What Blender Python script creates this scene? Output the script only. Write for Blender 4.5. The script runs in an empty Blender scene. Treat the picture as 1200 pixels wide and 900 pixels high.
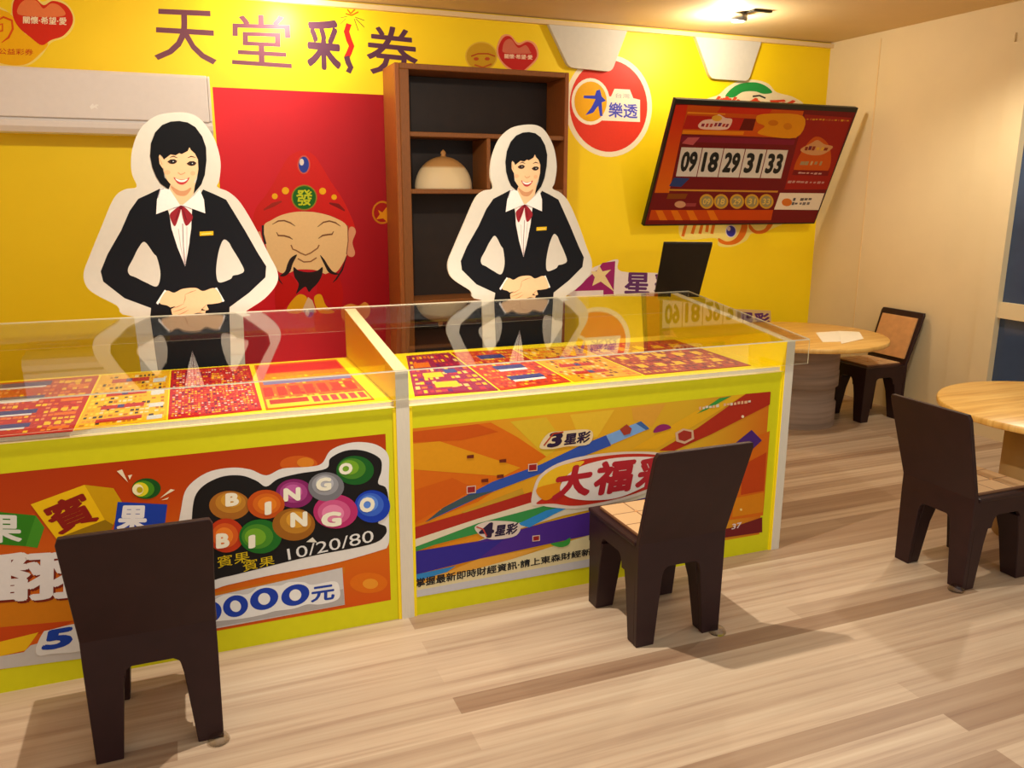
import bpy, bmesh, math, random
from mathutils import Vector, Matrix
from mathutils.geometry import tessellate_polygon

scene = bpy.context.scene
COL = scene.collection
V = Vector
rad = math.radians

# ------------------------------------------------------------------ camera
CAM = V((-0.7304, -2.9205, 1.6394))
YAW, PITCH, ROLL, FPX = 0.3804, 0.2272, 0.0031, 972.0045
def cam_axes():
    fw = V((math.sin(YAW) * math.cos(PITCH), math.cos(YAW) * math.cos(PITCH), -math.sin(PITCH)))
    r = V((math.cos(YAW), -math.sin(YAW), 0))
    u = r.cross(fw)
    return r * math.cos(ROLL) + u * math.sin(ROLL), -r * math.sin(ROLL) + u * math.cos(ROLL), fw
RX, UX, FW = cam_axes()
cd = bpy.data.cameras.new('camera')
cam = bpy.data.objects.new('camera', cd); COL.objects.link(cam)
cd.sensor_width = 36; cd.lens = FPX / 1200 * 36; cd.clip_start = 0.05
cam.matrix_world = Matrix(((RX.x, UX.x, -FW.x, CAM.x), (RX.y, UX.y, -FW.y, CAM.y), (RX.z, UX.z, -FW.z, CAM.z), (0, 0, 0, 1)))
scene.camera = cam

# ------------------------------------------------------------------ world, lights, exposure
scene.view_settings.view_transform = 'Standard'
scene.view_settings.look = 'None'
scene.view_settings.gamma = 1
scene.view_settings.use_curve_mapping = False
scene.view_settings.exposure = 0.28
w = bpy.data.worlds.new('world'); scene.world = w; w.use_nodes = True
bg = w.node_tree.nodes['Background']
bg.inputs['Color'].default_value = (1.0, 0.97, 0.92, 1)
bg.inputs['Strength'].default_value = 0.66
def lamp(name, loc, power, color, radius, target=None, angle=150, blend=0.6):
    ld = bpy.data.lights.new(name, 'SPOT' if target else 'POINT')
    ld.energy = power; ld.color = color; ld.shadow_soft_size = radius
    o = bpy.data.objects.new(name, ld); COL.objects.link(o); o.location = loc
    if target:
        ld.spot_size = rad(angle); ld.spot_blend = blend
        o.rotation_euler = (V(target) - V(loc)).to_track_quat('-Z', 'Y').to_euler()
    return o
WARM = (1.0, 0.92, 0.77)
lamp('counter_spotlight', (0.10, -0.33, 2.62), 165, (1.0, 0.94, 0.85), 0.022, (0.05, -0.75, 0), 128, .5)
lamp('corner_spotlight', (3.40, 0.48, 2.72), 68, WARM, 0.05, (3.3, 0.3, 0), 160, .5)
lamp('sign_spotlight', (0.02, 2.56, 2.72), 12, WARM, 0.04)
lamp('standee_wall_fill', (0.0, 0.10, 2.74), 112, WARM, 0.05, (-.2, 1.8, 1.2), 124, .7)  # added fill without a fitting, brightens the standees and back wall
lamp('screen_spotlight', (2.90, 2.18, 2.72), 24, WARM, 0.04)

# ------------------------------------------------------------------ materials
def lin(c):
    c = c / 255.0
    return c / 12.92 if c <= 0.04045 else ((c + 0.055) / 1.055) ** 2.4
def rgb(c): return (lin(c[0]), lin(c[1]), lin(c[2]), 1)
_mats = {}
def mat(name, col, rough=0.55, noise=0.05, scale=30, bump=0.0, coat=0.0, metal=0.0, spec=0.4, stretch=None):
    """principled surface whose colour is gently mottled by a noise texture"""
    if name in _mats: return _mats[name]
    m = bpy.data.materials.new(name); m.use_nodes = True
    nt = m.node_tree; b = nt.nodes['Principled BSDF']
    b.inputs['Roughness'].default_value = rough
    b.inputs['Metallic'].default_value = metal
    b.inputs['Specular IOR Level'].default_value = spec
    b.inputs['Coat Weight'].default_value = coat
    b.inputs['Coat Roughness'].default_value = 0.08
    tc = nt.nodes.new('ShaderNodeTexCoord'); mp = nt.nodes.new('ShaderNodeMapping')
    nt.links.new(tc.outputs['Object'], mp.inputs['Vector'])
    if stretch: mp.inputs['Scale'].default_value = stretch
    n = nt.nodes.new('ShaderNodeTexNoise'); n.inputs['Scale'].default_value = scale; n.inputs['Detail'].default_value = 4
    nt.links.new(mp.outputs['Vector'], n.inputs['Vector'])
    r = nt.nodes.new('ShaderNodeValToRGB'); c = rgb(col)
    r.color_ramp.elements[0].position = .3; r.color_ramp.elements[1].position = .7
    r.color_ramp.elements[0].color = tuple(max(0, x * (1 - noise)) for x in c[:3]) + (1,)
    r.color_ramp.elements[1].color = tuple(min(1, x * (1 + noise)) for x in c[:3]) + (1,)
    nt.links.new(n.outputs['Fac'], r.inputs['Fac']); nt.links.new(r.outputs['Color'], b.inputs['Base Color'])
    if bump:
        bp = nt.nodes.new('ShaderNodeBump'); bp.inputs['Strength'].default_value = bump; bp.inputs['Distance'].default_value = .01
        nt.links.new(n.outputs['Fac'], bp.inputs['Height']); nt.links.new(bp.outputs['Normal'], b.inputs['Normal'])
    _mats[name] = m
    return m
def ink(c):
    return mat('printed_ink_%d_%d_%d' % tuple(c), c, rough=.45, noise=.02, scale=60, spec=.18)
def grad(name, stops, axis='Z', lo=0.0, hi=1.0, rough=.45):
    """colour printed as a blend along one object axis"""
    if name in _mats: return _mats[name]
    m = bpy.data.materials.new(name); m.use_nodes = True
    nt = m.node_tree; b = nt.nodes['Principled BSDF']; b.inputs['Roughness'].default_value = rough; b.inputs['Specular IOR Level'].default_value = .18
    tc = nt.nodes.new('ShaderNodeTexCoord'); sp = nt.nodes.new('ShaderNodeSeparateXYZ')
    nt.links.new(tc.outputs['Object'], sp.inputs['Vector'])
    mr = nt.nodes.new('ShaderNodeMapRange'); mr.inputs['From Min'].default_value = lo; mr.inputs['From Max'].default_value = hi
    nt.links.new(sp.outputs[axis], mr.inputs['Value'])
    r = nt.nodes.new('ShaderNodeValToRGB'); e = r.color_ramp.elements
    e[0].position = stops[0][0]; e[0].color = rgb(stops[0][1]); e[1].position = stops[-1][0]; e[1].color = rgb(stops[-1][1])
    for p, c in stops[1:-1]:
        x = e.new(p); x.color = rgb(c)
    nt.links.new(mr.outputs['Result'], r.inputs['Fac']); nt.links.new(r.outputs['Color'], b.inputs['Base Color'])
    _mats[name] = m
    return m
def stripes(name, c1, c2, c3, scale, plank=None, rough=.4):
    """wood: long grain running along X; with plank=(length, width) laid as strip flooring"""
    m = bpy.data.materials.new(name); m.use_nodes = True
    nt = m.node_tree; b = nt.nodes['Principled BSDF']; b.inputs['Roughness'].default_value = rough
    tc = nt.nodes.new('ShaderNodeTexCoord')
    mp = nt.nodes.new('ShaderNodeMapping'); mp.inputs['Scale'].default_value = scale
    nt.links.new(tc.outputs['Object'], mp.inputs['Vector'])
    n = nt.nodes.new('ShaderNodeTexNoise'); n.inputs['Scale'].default_value = 1; n.inputs['Detail'].default_value = 6; n.inputs['Roughness'].default_value = .6
    nt.links.new(mp.outputs['Vector'], n.inputs['Vector'])
    r = nt.nodes.new('ShaderNodeValToRGB'); e = r.color_ramp.elements
    e[0].position = .3; e[0].color = rgb(c1); e[1].position = .72; e[1].color = rgb(c3); x = e.new(.5); x.color = rgb(c2)
    nt.links.new(n.outputs['Fac'], r.inputs['Fac'])
    out = r.outputs['Color']
    if plank:
        br = nt.nodes.new('ShaderNodeTexBrick'); br.offset = .37; br.offset_frequency = 2
        br.inputs['Scale'].default_value = 1; br.inputs['Mortar Size'].default_value = 0
        br.inputs['Brick Width'].default_value = plank[0]; br.inputs['Row Height'].default_value = plank[1]
        br.inputs['Color1'].default_value = (0, 0, 0, 1); br.inputs['Color2'].default_value = (1, 1, 1, 1); br.inputs['Bias'].default_value = 0
        nt.links.new(tc.outputs['Object'], br.inputs['Vector'])
        pr = nt.nodes.new('ShaderNodeValToRGB'); pr.color_ramp.interpolation = 'LINEAR'
        q = pr.color_ramp.elements; q[0].position = 0; q[0].color = (.60, .50, .43, 1); q[1].position = 1; q[1].color = (1.10, 1.10, 1.08, 1)
        for ps, cc in ((.22, (.74, .66, .60, 1)), (.38, (.90, .86, .82, 1)), (.60, (1.0, .99, .97, 1))):
            y = q.new(ps); y.color = cc
        nt.links.new(br.outputs['Color'], pr.inputs['Fac'])
        mx = nt.nodes.new('ShaderNodeMix'); mx.data_type = 'RGBA'; mx.blend_type = 'MULTIPLY'; mx.inputs['Factor'].default_value = 1.0
        nt.links.new(out, mx.inputs['A']); nt.links.new(pr.outputs['Color'], mx.inputs['B'])
        out = mx.outputs['Result']
    nt.links.new(out, b.inputs['Base Color'])
    _mats[name] = m
    return m
def acrylic(name, tint=(.97, .97, .95)):
    """clear sheet: Fresnel mirror over see-through, so lamps still shine through it"""
    m = bpy.data.materials.new(name); m.use_nodes = True
    nt = m.node_tree; nt.nodes.remove(nt.nodes['Principled BSDF'])
    g = nt.nodes.new('ShaderNodeNewGeometry')
    mr = nt.nodes.new('ShaderNodeMapRange'); mr.inputs['To Min'].default_value = 1.52; mr.inputs['To Max'].default_value = 1 / 1.52
    nt.links.new(g.outputs['Backfacing'], mr.inputs['Value'])
    f = nt.nodes.new('ShaderNodeFresnel'); nt.links.new(mr.outputs['Result'], f.inputs['IOR'])
    t = nt.nodes.new('ShaderNodeBsdfTransparent'); t.inputs['Color'].default_value = tint + (1,)
    gl = nt.nodes.new('ShaderNodeBsdfGlossy'); gl.inputs['Roughness'].default_value = .004
    mx = nt.nodes.new('ShaderNodeMixShader')
    nt.links.new(f.outputs['Fac'], mx.inputs['Fac']); nt.links.new(t.outputs[0], mx.inputs[1]); nt.links.new(gl.outputs[0], mx.inputs[2])
    nt.links.new(mx.outputs[0], nt.nodes['Material Output'].inputs['Surface'])
    _mats[name] = m
    return m
def emit(name, col, strength):
    m = bpy.data.materials.new(name); m.use_nodes = True
    b = m.node_tree.nodes['Principled BSDF']; b.inputs['Emission Color'].default_value = rgb(col); b.inputs['Emission Strength'].default_value = strength
    b.inputs['Base Color'].default_value = rgb(col)
    return m

M_YEL = mat('yellow_card', (250, 222, 4), rough=.5, noise=.015)
M_YELCOOL = mat('yellow_card_cool_lit', (216, 212, 20), rough=.5, noise=.02, spec=.2)  # the counter's yellow with the cooler front light tinted into it
M_FOAM = mat('foam_board_edge', (222, 212, 190), rough=.8, noise=.05, scale=8, stretch=(60, 60, 2))
M_FOAMT = mat('foam_board_top_lit', (242, 224, 172), rough=.8, noise=.06, scale=90)  # same foam as the edge, light on upward faces put into the colour
M_WALLY = mat('yellow_wall_print', (254, 218, 0), rough=.5, noise=.02, scale=3)
M_CREAM = mat('cream_wall_paint', (230, 208, 164), rough=.6, noise=.02, scale=4)
M_CEIL = mat('ceiling_paint', (222, 192, 140), rough=.7, noise=.02, scale=4)
M_CREAMTRIM = mat('cream_trim', (235, 205, 150), rough=.6, noise=.02)
M_LEATHER = mat('dark_brown_card', (44, 22, 23), rough=.42, noise=.12, scale=14, bump=.05, spec=.3)
M_WHITE = mat('white_board', (212, 206, 190), rough=.6, noise=.02)
M_ACW = mat('white_plastic', (236, 228, 222), rough=.4, noise=.015)
M_CABF = mat('brown_veneer_frame', (138, 84, 38), rough=.5, noise=.12, scale=20, stretch=(8, 8, 1))
M_CABS = mat('brown_veneer_side', (156, 88, 36), rough=.5, noise=.12, scale=20, stretch=(8, 8, 1))
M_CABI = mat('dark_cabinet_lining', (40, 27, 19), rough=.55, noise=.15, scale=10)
M_BLACK = mat('black_plastic', (22, 22, 18), rough=.4, noise=.1)
M_GREYCOL = mat('grey_ringed_card', (156, 136, 120), rough=.7, noise=.22, scale=5, stretch=(.3, .3, 7))
M_GOLDCOL = mat('tan_card_column', (176, 140, 88), rough=.6, noise=.08, scale=6)
M_PAPER = mat('white_paper', (250, 240, 215), rough=.8, noise=.02)
M_METAL = mat('grey_metal', (150, 150, 150), rough=.3, noise=.05, metal=.9)
M_FLOOR = stripes('pale_wood_strip_floor', (164, 134, 108), (190, 163, 134), (205, 182, 152), (.7, 26, 1), plank=(2.3, .095), rough=.42)
M_TABLE = stripes('yellow_pine_top', (206, 148, 62), (232, 180, 92), (246, 202, 116), (2.2, 40, 1), rough=.35)
M_GLASS = acrylic('clear_acrylic')
M_EDGE = mat('acrylic_cut_edge', (226, 220, 196), rough=.3, noise=.03)  # light caught by the sawn edges put in as a pale colour
M_GLUE = acrylic('clear_glue', (.86, .84, .80))
M_PANE = mat('dark_blue_window_pane', (60, 76, 104), rough=.12, noise=.25, scale=2, spec=.5)

# ------------------------------------------------------------------ mesh helpers
def new_bm(): return bmesh.new()
def box(bm, x0, x1, y0, y1, z0, z1, mi=0):
    vs = [bm.verts.new((x, y, z)) for z in (z0, z1) for y in (y0, y1) for x in (x0, x1)]
    fs = []
    for q in ((0, 2, 3, 1), (4, 5, 7, 6), (0, 1, 5, 4), (2, 6, 7, 3), (0, 4, 6, 2), (1, 3, 7, 5)):
        f = bm.faces.new([vs[i] for i in q]); f.material_index = mi; fs.append(f)
    return vs, fs
def prism(bm, pts, fn, d0, d1, mi=0, mi_side=None):
    """polygon pts (a, b) pushed from depth d0 to d1; fn(a, b, d) gives the corner"""
    A = [bm.verts.new(fn(a, b, d0)) for a, b in pts]; B = [bm.verts.new(fn(a, b, d1)) for a, b in pts]
    n = len(pts)
    f1 = bm.faces.new(A); f2 = bm.faces.new(B[::-1]); f1.material_index = f2.material_index = mi
    for i in range(n):
        f = bm.faces.new([A[(i + 1) % n], A[i], B[i], B[(i + 1) % n]]); f.material_index = mi if mi_side is None else mi_side
def lathe(bm, prof, n=48, cx=0, cy=0, mi=0):
    rings = []
    for r, z in prof:
        if r < 1e-6: rings.append([bm.verts.new((cx, cy, z))])
        else: rings.append([bm.verts.new((cx + r * math.cos(2 * math.pi * i / n), cy + r * math.sin(2 * math.pi * i / n), z)) for i in range(n)])
    for a, b in zip(rings, rings[1:]):
        for i in range(n):
            j = (i + 1) % n
            q = [a[i % len(a)], a[j % len(a)], b[j % len(b)], b[i % len(b)]]
            u = []
            for v in q:
                if v not in u: u.append(v)
            if len(u) > 2:
                f = bm.faces.new(u); f.material_index = mi; f.smooth = True
def bevel(bm, w, seg=2, edges=None):
    bmesh.ops.bevel(bm, geom=edges or list(bm.edges), offset=w, segments=seg, affect='EDGES', profile=.6)
def obj(name, bm, mats, parent=None, loc=(0, 0, 0), rotz=0, smooth=False):
    bmesh.ops.recalc_face_normals(bm, faces=list(bm.faces))
    me = bpy.data.meshes.new(name); bm.to_mesh(me); bm.free()
    return mobj(name, me, mats, parent, loc, rotz, smooth)
def mobj(name, me, mats, parent=None, loc=(0, 0, 0), rotz=0, smooth=False):
    for m in (mats if isinstance(mats, (list, tuple)) else [mats]): me.materials.append(m)
    if smooth:
        for p in me.polygons: p.use_smooth = True
    o = bpy.data.objects.new(name, me); COL.objects.link(o)
    o.location = loc; o.rotation_euler = (0, 0, rotz)
    if parent: o.parent = parent
    return o
def tag(o, label, cat, group=None):
    o['label'] = label; o['category'] = cat
    if group: o['group'] = group
    return o
def thing(name, label, cat, loc=(0, 0, 0), rotz=0, group=None):
    o = bpy.data.objects.new(name, None); COL.objects.link(o)
    o.location = loc; o.rotation_euler = (0, 0, rotz); o.empty_display_size = .1
    return tag(o, label, cat, group)
def struct(name, bm, mats, parent=None):
    o = obj(name, bm, mats, parent)
    if not parent: o['kind'] = 'structure'
    return o
def dup(root, loc, rotz, label, group=None, skip=()):
    r = root.copy(); COL.objects.link(r); r.location = loc; r.rotation_euler = (0, 0, rotz); tag(r, label, root['category'], group)
    for ch in list(root.children):
        if ch.name.split('.')[0] in skip: continue
        c = ch.copy(); COL.objects.link(c); c.parent = r
        for g in ch.children:
            d = g.copy(); COL.objects.link(d); d.parent = c
    return r

# ------------------------------------------------------------------ flat print
def catmull(pts, k=5):
    out = []; n = len(pts)
    for i in range(n):
        p0, p1, p2, p3 = (V(pts[(i + j - 1) % n]) for j in range(4))
        for s in range(k):
            t = s / k
            out.append(.5 * ((2 * p1) + (p2 - p0) * t + (2 * p0 - 5 * p1 + 4 * p2 - p3) * t * t + (3 * p1 - p0 - 3 * p2 + p3) * t ** 3))
    return [tuple(q) for q in out]
_glyph = {}
def glyphs(s, weight):
    key = (s, weight)
    if key in _glyph: return _glyph[key]
    c = bpy.data.curves.new('lettering', 'FONT'); c.body = s; c.resolution_u = 3
    c.dimensions = '2D'; c.fill_mode = 'FRONT'
    o = bpy.data.objects.new('lettering', c); COL.objects.link(o)
    dg = bpy.context.evaluated_depsgraph_get(); dg.update()
    me = bpy.data.meshes.new_from_object(o.evaluated_get(dg))
    vs = [(v.co.x, v.co.y) for v in me.vertices]; fs = [tuple(p.vertices) for p in me.polygons]
    bpy.data.objects.remove(o); bpy.data.curves.remove(c); bpy.data.meshes.remove(me)
    if weight:      # heavier strokes: the same shape stamped round a small circle
        v0, f0 = vs, fs; vs, fs = [], []
        for i in range(8):
            dx, dy = weight * math.cos(i * math.pi / 4), weight * math.sin(i * math.pi / 4); k = len(vs)
            vs += [(x + dx, y + dy) for x, y in v0]; fs += [tuple(j + k for j in f) for f in f0]
    xs = [v[0] for v in vs] or [0, 1]; ys = [v[1] for v in vs] or [0, 1]
    _glyph[key] = (vs, fs, (min(xs), max(xs), min(ys), max(ys)))
    return _glyph[key]
STEP = 0.0003
class Print:
    """pictures and lettering printed on one flat face: origin o, axes a (right) and b (up), facing n"""
    def __init__(s, o, a, b):
        s.o, s.a, s.b = V(o), V(a).normalized(), V(b).normalized()
        s.n = s.a.cross(s.b).normalized()
        s.verts, s.faces, s.fm, s.cols, s.L, s.k = [], [], [], [], 1, 0
    def at(s, uv):
        d = FW + RX * ((uv[0] - 600) / FPX) - UX * ((uv[1] - 450) / FPX)
        t = (s.o - CAM).dot(s.n) / d.dot(s.n)
        q = CAM + d * t - s.o
        return (q.dot(s.a), q.dot(s.b))
    def _m(s, col):
        m = col if isinstance(col, bpy.types.Material) else ink(col)
        if m not in s.cols: s.cols.append(m)
        return s.cols.index(m)
    def raw(s, pts, col, tris=None, per=0):
        """pts already in the face's own metres"""
        s.k += 1; h = s.L * STEP + (s.k % 24) * 7e-6; k = len(s.verts); mi = s._m(col)
        s.verts += [s.a * p[0] + s.b * p[1] + s.n * (h + (i // per * 8e-6 if per else 0)) for i, p in enumerate(pts)]
        if tris is None: tris = tessellate_polygon([[V((p[0], p[1], 0)) for p in pts]])
        for t in tris:
            t = [k + i for i in t]
            if len(t) == 3:
                nn = (s.verts[t[1]] - s.verts[t[0]]).cross(s.verts[t[2]] - s.verts[t[0]])
                if nn.dot(s.n) < 0: t = t[::-1]
            s.faces.append(t); s.fm.append(mi)
    def poly(s, px, col, smooth=False, L=None):
        if L: s.L = L
        if smooth: px = catmull(px)
        s.raw([s.at(p) for p in px], col)
    def ell(s, cx, cy, rx, ry, col, L=None, n=28, rot=0):
        c, q = math.cos(rot), math.sin(rot)
        pts = []
        for i in range(n):
            t = 2 * math.pi * i / n; x, y = rx * math.cos(t), ry * math.sin(t)
            pts.append((cx + x * c - y * q, cy + x * q + y * c))
        s.poly(pts, col, L=L)
    def stroke(s, px, wd, col, L=None, taper=False):
        if L: s.L = L
        P = [V(p) for p in px]; l, r = [], []
        for i, p in enumerate(P):
            d = (P[min(i + 1, len(P) - 1)] - P[max(i - 1, 0)]).normalized(); q = V((-d.y, d.x))
            k = wd / 2 * ((.35 if i in (0, len(P) - 1) else 1) if taper else 1)
            l.append(p + q * k); r.append(p - q * k)
        s.poly([tuple(x) for x in l + r[::-1]], col)
    def text(s, t, quad, col, weight=0.0, L=None):
        """lettering whose box fills the quad TL, TR, BR, BL"""
        if L: s.L = L
        vs, fs, (x0, x1, y0, y1) = glyphs(t, weight)
        TL, TR, BR, BL = (V(q) for q in quad)
        pts = []
        for x, y in vs:
            u = (x - x0) / max(1e-6, x1 - x0); v = (y - y0) / max(1e-6, y1 - y0)
            q = (BL * (1 - u) + BR * u) * (1 - v) + (TL * (1 - u) + TR * u) * v
            pts.append(s.at(q))
        s.raw(pts, col, fs, len(vs) // 8 if weight else 0)
    def rect(s, x0, y0, x1, y1): return [(x0, y0), (x1, y0), (x1, y1), (x0, y1)]
    def rows(s, TL, TR, BR, BL, nr, nc, cols, seed, fill=.7, L=None, jit=.3):
        """lines of small printed marks inside a quad"""
        if L: s.L = L
        rd = random.Random(seed); TL, TR, BR, BL = (V(q) for q in (TL, TR, BR, BL))
        f = lambda u, v: (TL * (1 - u) + TR * u) * (1 - v) + (BL * (1 - u) + BR * u) * v
        for j in range(nr):
            for i in range(nc):
                if rd.random() > fill: continue
                u0 = (i + rd.random() * jit) / nc; u1 = (i + 1 - rd.random() * jit) / nc; v0 = (j + .12 + .2 * rd.random()) / nr; v1 = (j + .88 - .2 * rd.random()) / nr
                s.poly([tuple(f(u0, v0)), tuple(f(u1, v0)), tuple(f(u1, v1)), tuple(f(u0, v1))], rd.choice(cols))
    def build(s, name, parent=None, loc=None):
        me = bpy.data.meshes.new(name)
        off = V((0, 0, 0)) if loc is None else s.o - V(loc)
        me.from_pydata([v + off for v in s.verts], [], s.faces)
        o = mobj(name, me, s.cols, parent)
        if parent is None: o.location = s.o
        for p, i in zip(me.polygons, s.fm): p.material_index = i
        return o

# ------------------------------------------------------------------ the room
XW, YW, ZC, XL, YF = 4.35, 2.81, 2.83, -2.35, -3.6
bm = new_bm(); box(bm, XL - .1, XW + .1, YF, YW + .1, -.08, 0); struct('floor', bm, M_FLOOR)
bm = new_bm(); box(bm, XL - .1, XW + .1, YW, YW + .1, 0, ZC); struct('wall_back', bm, M_WALLY)
bm = new_bm(); box(bm, XL - .1, XL, YF, YW, 0, ZC); struct('wall_left', bm, M_CREAM)
bm = new_bm(); box(bm, XL - .1, XW + .1, -.6, YW + .1, ZC, ZC + .08); struct('ceiling', bm, M_CEIL)
# right wall, open where the window stands
WY0, WY1, WZ0, WZ1 = -.9, 1.0, .30, 2.48
bm = new_bm()
box(bm, XW, XW + .1, WY1, YW, 0, ZC); box(bm, XW, XW + .1, YF, WY0, 0, ZC)
box(bm, XW, XW + .1, WY0, WY1, 0, WZ0); box(bm, XW, XW + .1, WY0, WY1, WZ1, ZC)
struct('wall_right', bm, M_CREAM)
bm = new_bm()
for y0, y1, z0, z1 in ((WY1, WY1 + .14, WZ0 - .1, WZ1 + .1), (WY0 - .14, WY0, WZ0 - .1, WZ1 + .1), (WY0, WY1, WZ1, WZ1 + .1), (WY0, WY1, WZ0 - .1, WZ0)):
    box(bm, XW - .03, XW, y0, y1, z0, z1)
box(bm, XW - .012, XW + .05, WY0, WY1, .83, .935); box(bm, XW - .012, XW + .05, .02, .09, .935, WZ1); box(bm, XW - .012, XW + .05, .02, .09, WZ0, .83)
win = struct('window_1', bm, M_CREAM)
for nm, y0, y1, z0, z1 in (('pane', .09, WY1, .935, WZ1), ('pane', WY0, .02, .935, WZ1), ('pane', .09, WY1, WZ0, .83), ('pane', WY0, .02, WZ0, .83)):
    bm = new_bm(); box(bm, XW + .02, XW + .035, y0, y1, z0, z1); obj(nm, bm, M_PANE, win)
bm = new_bm(); box(bm, XW - .012, XW, WY1 + .14, WY1 + .345, 0, WZ1 + .16); struct('trim_1', bm, M_CREAM)
bm = new_bm(); box(bm, XL, XW, YW - .035, YW, ZC - .042, ZC - .012); struct('trim_2', bm, M_CREAMTRIM)
bm = new_bm(); box(bm, XW - .004, XW, 2.27, 2.28, 0, ZC - .05); struct('trim_3', bm, M_CREAMTRIM)

# ------------------------------------------------------------------ back wall pictures
def wallprint(): return Print((0, YW, 0), (1, 0, 0), (0, 0, 1))
# red poster of a smiling bearded man in a red hat
P = wallprint()
c0 = P.at((249, 102)); zt = c0[1]
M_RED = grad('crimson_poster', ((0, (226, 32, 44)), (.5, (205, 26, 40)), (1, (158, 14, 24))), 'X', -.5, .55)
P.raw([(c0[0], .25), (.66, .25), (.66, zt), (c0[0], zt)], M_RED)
HAT = (208, 28, 20)
P.poly([(297, 300), (297, 252), (312, 228), (322, 212), (335, 188), (344, 180), (356, 176), (368, 182), (376, 193), (388, 213), (403, 236), (416, 266), (409, 268), (398, 258), (383, 251), (357, 247), (330, 252), (309, 264), (303, 275)], HAT, True, L=2)
P.stroke([(309, 246), (320, 240), (330, 236)], 5, (160, 36, 18), L=3, taper=True); P.stroke([(386, 238), (396, 241), (404, 247)], 5, (130, 20, 14), taper=True)
P.ell(356, 193, 7.5, 11, (200, 90, 70), L=3); P.ell(356, 193, 6, 9.4, (42, 62, 160), L=4); P.ell(353.5, 190, 2.6, 4, (225, 215, 210), L=5)
for x, y, r in ((334.5, 223.5, 4.2), (322, 230, 3.4), (378, 224, 4), (391.5, 231, 3.2)): P.ell(x, y, r, r, (240, 180, 10), L=4)
P.ell(356.5, 231.5, 15, 15, (150, 130, 30), L=4); P.ell(356.5, 231.5, 13.6, 13.6, (28, 104, 20), L=5)
P.text('發', P.rect(347, 222, 366, 241), (196, 206, 30), .02, L=6)
SK = (242, 204, 144)
P.poly([(309, 265), (318, 258), (330, 252), (345, 248.5), (360, 248), (376, 250), (392, 255), (406, 264), (408, 280), (407, 296), (402, 308), (395, 318), (385, 322), (374, 318), (366, 316), (348, 316), (338, 320), (326, 318), (316, 302), (311, 285)], SK, True, L=3)
P.poly([(409, 268), (414, 266), (417, 272), (413, 284), (416, 296), (413, 301), (407, 298), (408, 284)], (226, 160, 118), True, L=3)
P.poly([(305, 271), (301, 272), (303, 282), (309, 288)], (226, 160, 118), L=3)
P.stroke([(308, 264), (308, 274), (311, 286)], 2.6, (52, 30, 34), L=4); P.stroke([(407.5, 264), (408, 282), (406, 298)], 1.2, (150, 90, 60), L=4)
BR = (128, 82, 52)
for pts in ([(319, 263), (326, 259), (333, 258.5), (340, 261), (346, 265)], [(372, 266), (379, 260.5), (386, 259), (393, 261), (399, 265)]): P.stroke(pts, 1.7, BR, L=4, taper=True)
for pts in ([(324, 272), (326, 276), (333, 276.3), (339, 278), (343, 280.5)], [(373, 279.5), (378, 276), (384, 275), (389, 274.5), (391, 271)]): P.stroke(pts, 1.9, BR, L=4, taper=True)
P.stroke([(341, 287), (343, 292), (347, 293.5), (352, 296.5), (358, 299), (364, 296.5), (369, 293), (372, 291), (374, 287)], 1.6, (150, 98, 62), L=4)
P.stroke([(349, 303), (356, 307), (364, 306.5), (371, 302)], 1.6, (150, 98, 62))
BK = (40, 28, 28)
P.poly([(348, 298.5), (341, 302), (337, 309), (334, 318), (328, 323), (334, 323.5), (340, 318), (343, 309)], BK, True, L=5)
P.poly([(375, 299), (380, 304), (385, 312), (390, 318), (397, 321), (392, 322), (385, 319), (380, 310)], BK, True)
P.stroke([(406, 300), (401, 316), (394, 327), (390, 331)], 2, BK, taper=True); P.stroke([(326, 322), (327, 328), (331, 333)], 2, BK, taper=True)
P.poly([(344, 313), (350, 317), (362, 319), (372, 317), (378, 313), (377, 323), (372, 332), (366, 338), (362, 342), (358, 336), (352, 340), (347, 344), (350, 333), (345, 324)], BK, True)
P.poly([(326, 326), (340, 322), (350, 336), (347, 345), (336, 358), (325, 368), (322, 345)], (196, 20, 16), True, L=4)
P.poly([(380, 322), (392, 320), (400, 332), (402, 350), (396, 366), (385, 352), (373, 346), (372, 334)], (192, 20, 18), True)
P.poly([(350, 345), (338, 358), (337, 366), (353, 366), (360, 350)], (230, 168, 16), True, L=5); P.poly([(368, 349), (376, 345), (382, 358), (392, 366), (374, 366)], (230, 168, 16), True)
P.poly([(361, 348), (366, 352), (371, 366), (353, 366)], (226, 190, 150), L=6)
P.poly([(400, 362), (410, 356), (420, 358), (428, 354), (434, 362), (428, 374), (404, 376)], (224, 150, 60), True, L=4)
P.ell(448, 249, 12, 13.5, (196, 120, 10), L=2, n=36); P.ell(448, 249, 10, 11.4, (160, 22, 12), L=3); P.poly([(443, 246), (448, 249), (456, 239), (456, 262), (449, 256), (441, 257), (445, 251)], (220, 140, 10), L=4)
tag(P.build('wall_poster'), 'crimson wall poster of a smiling bearded man in a red jewelled hat', 'poster')
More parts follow.
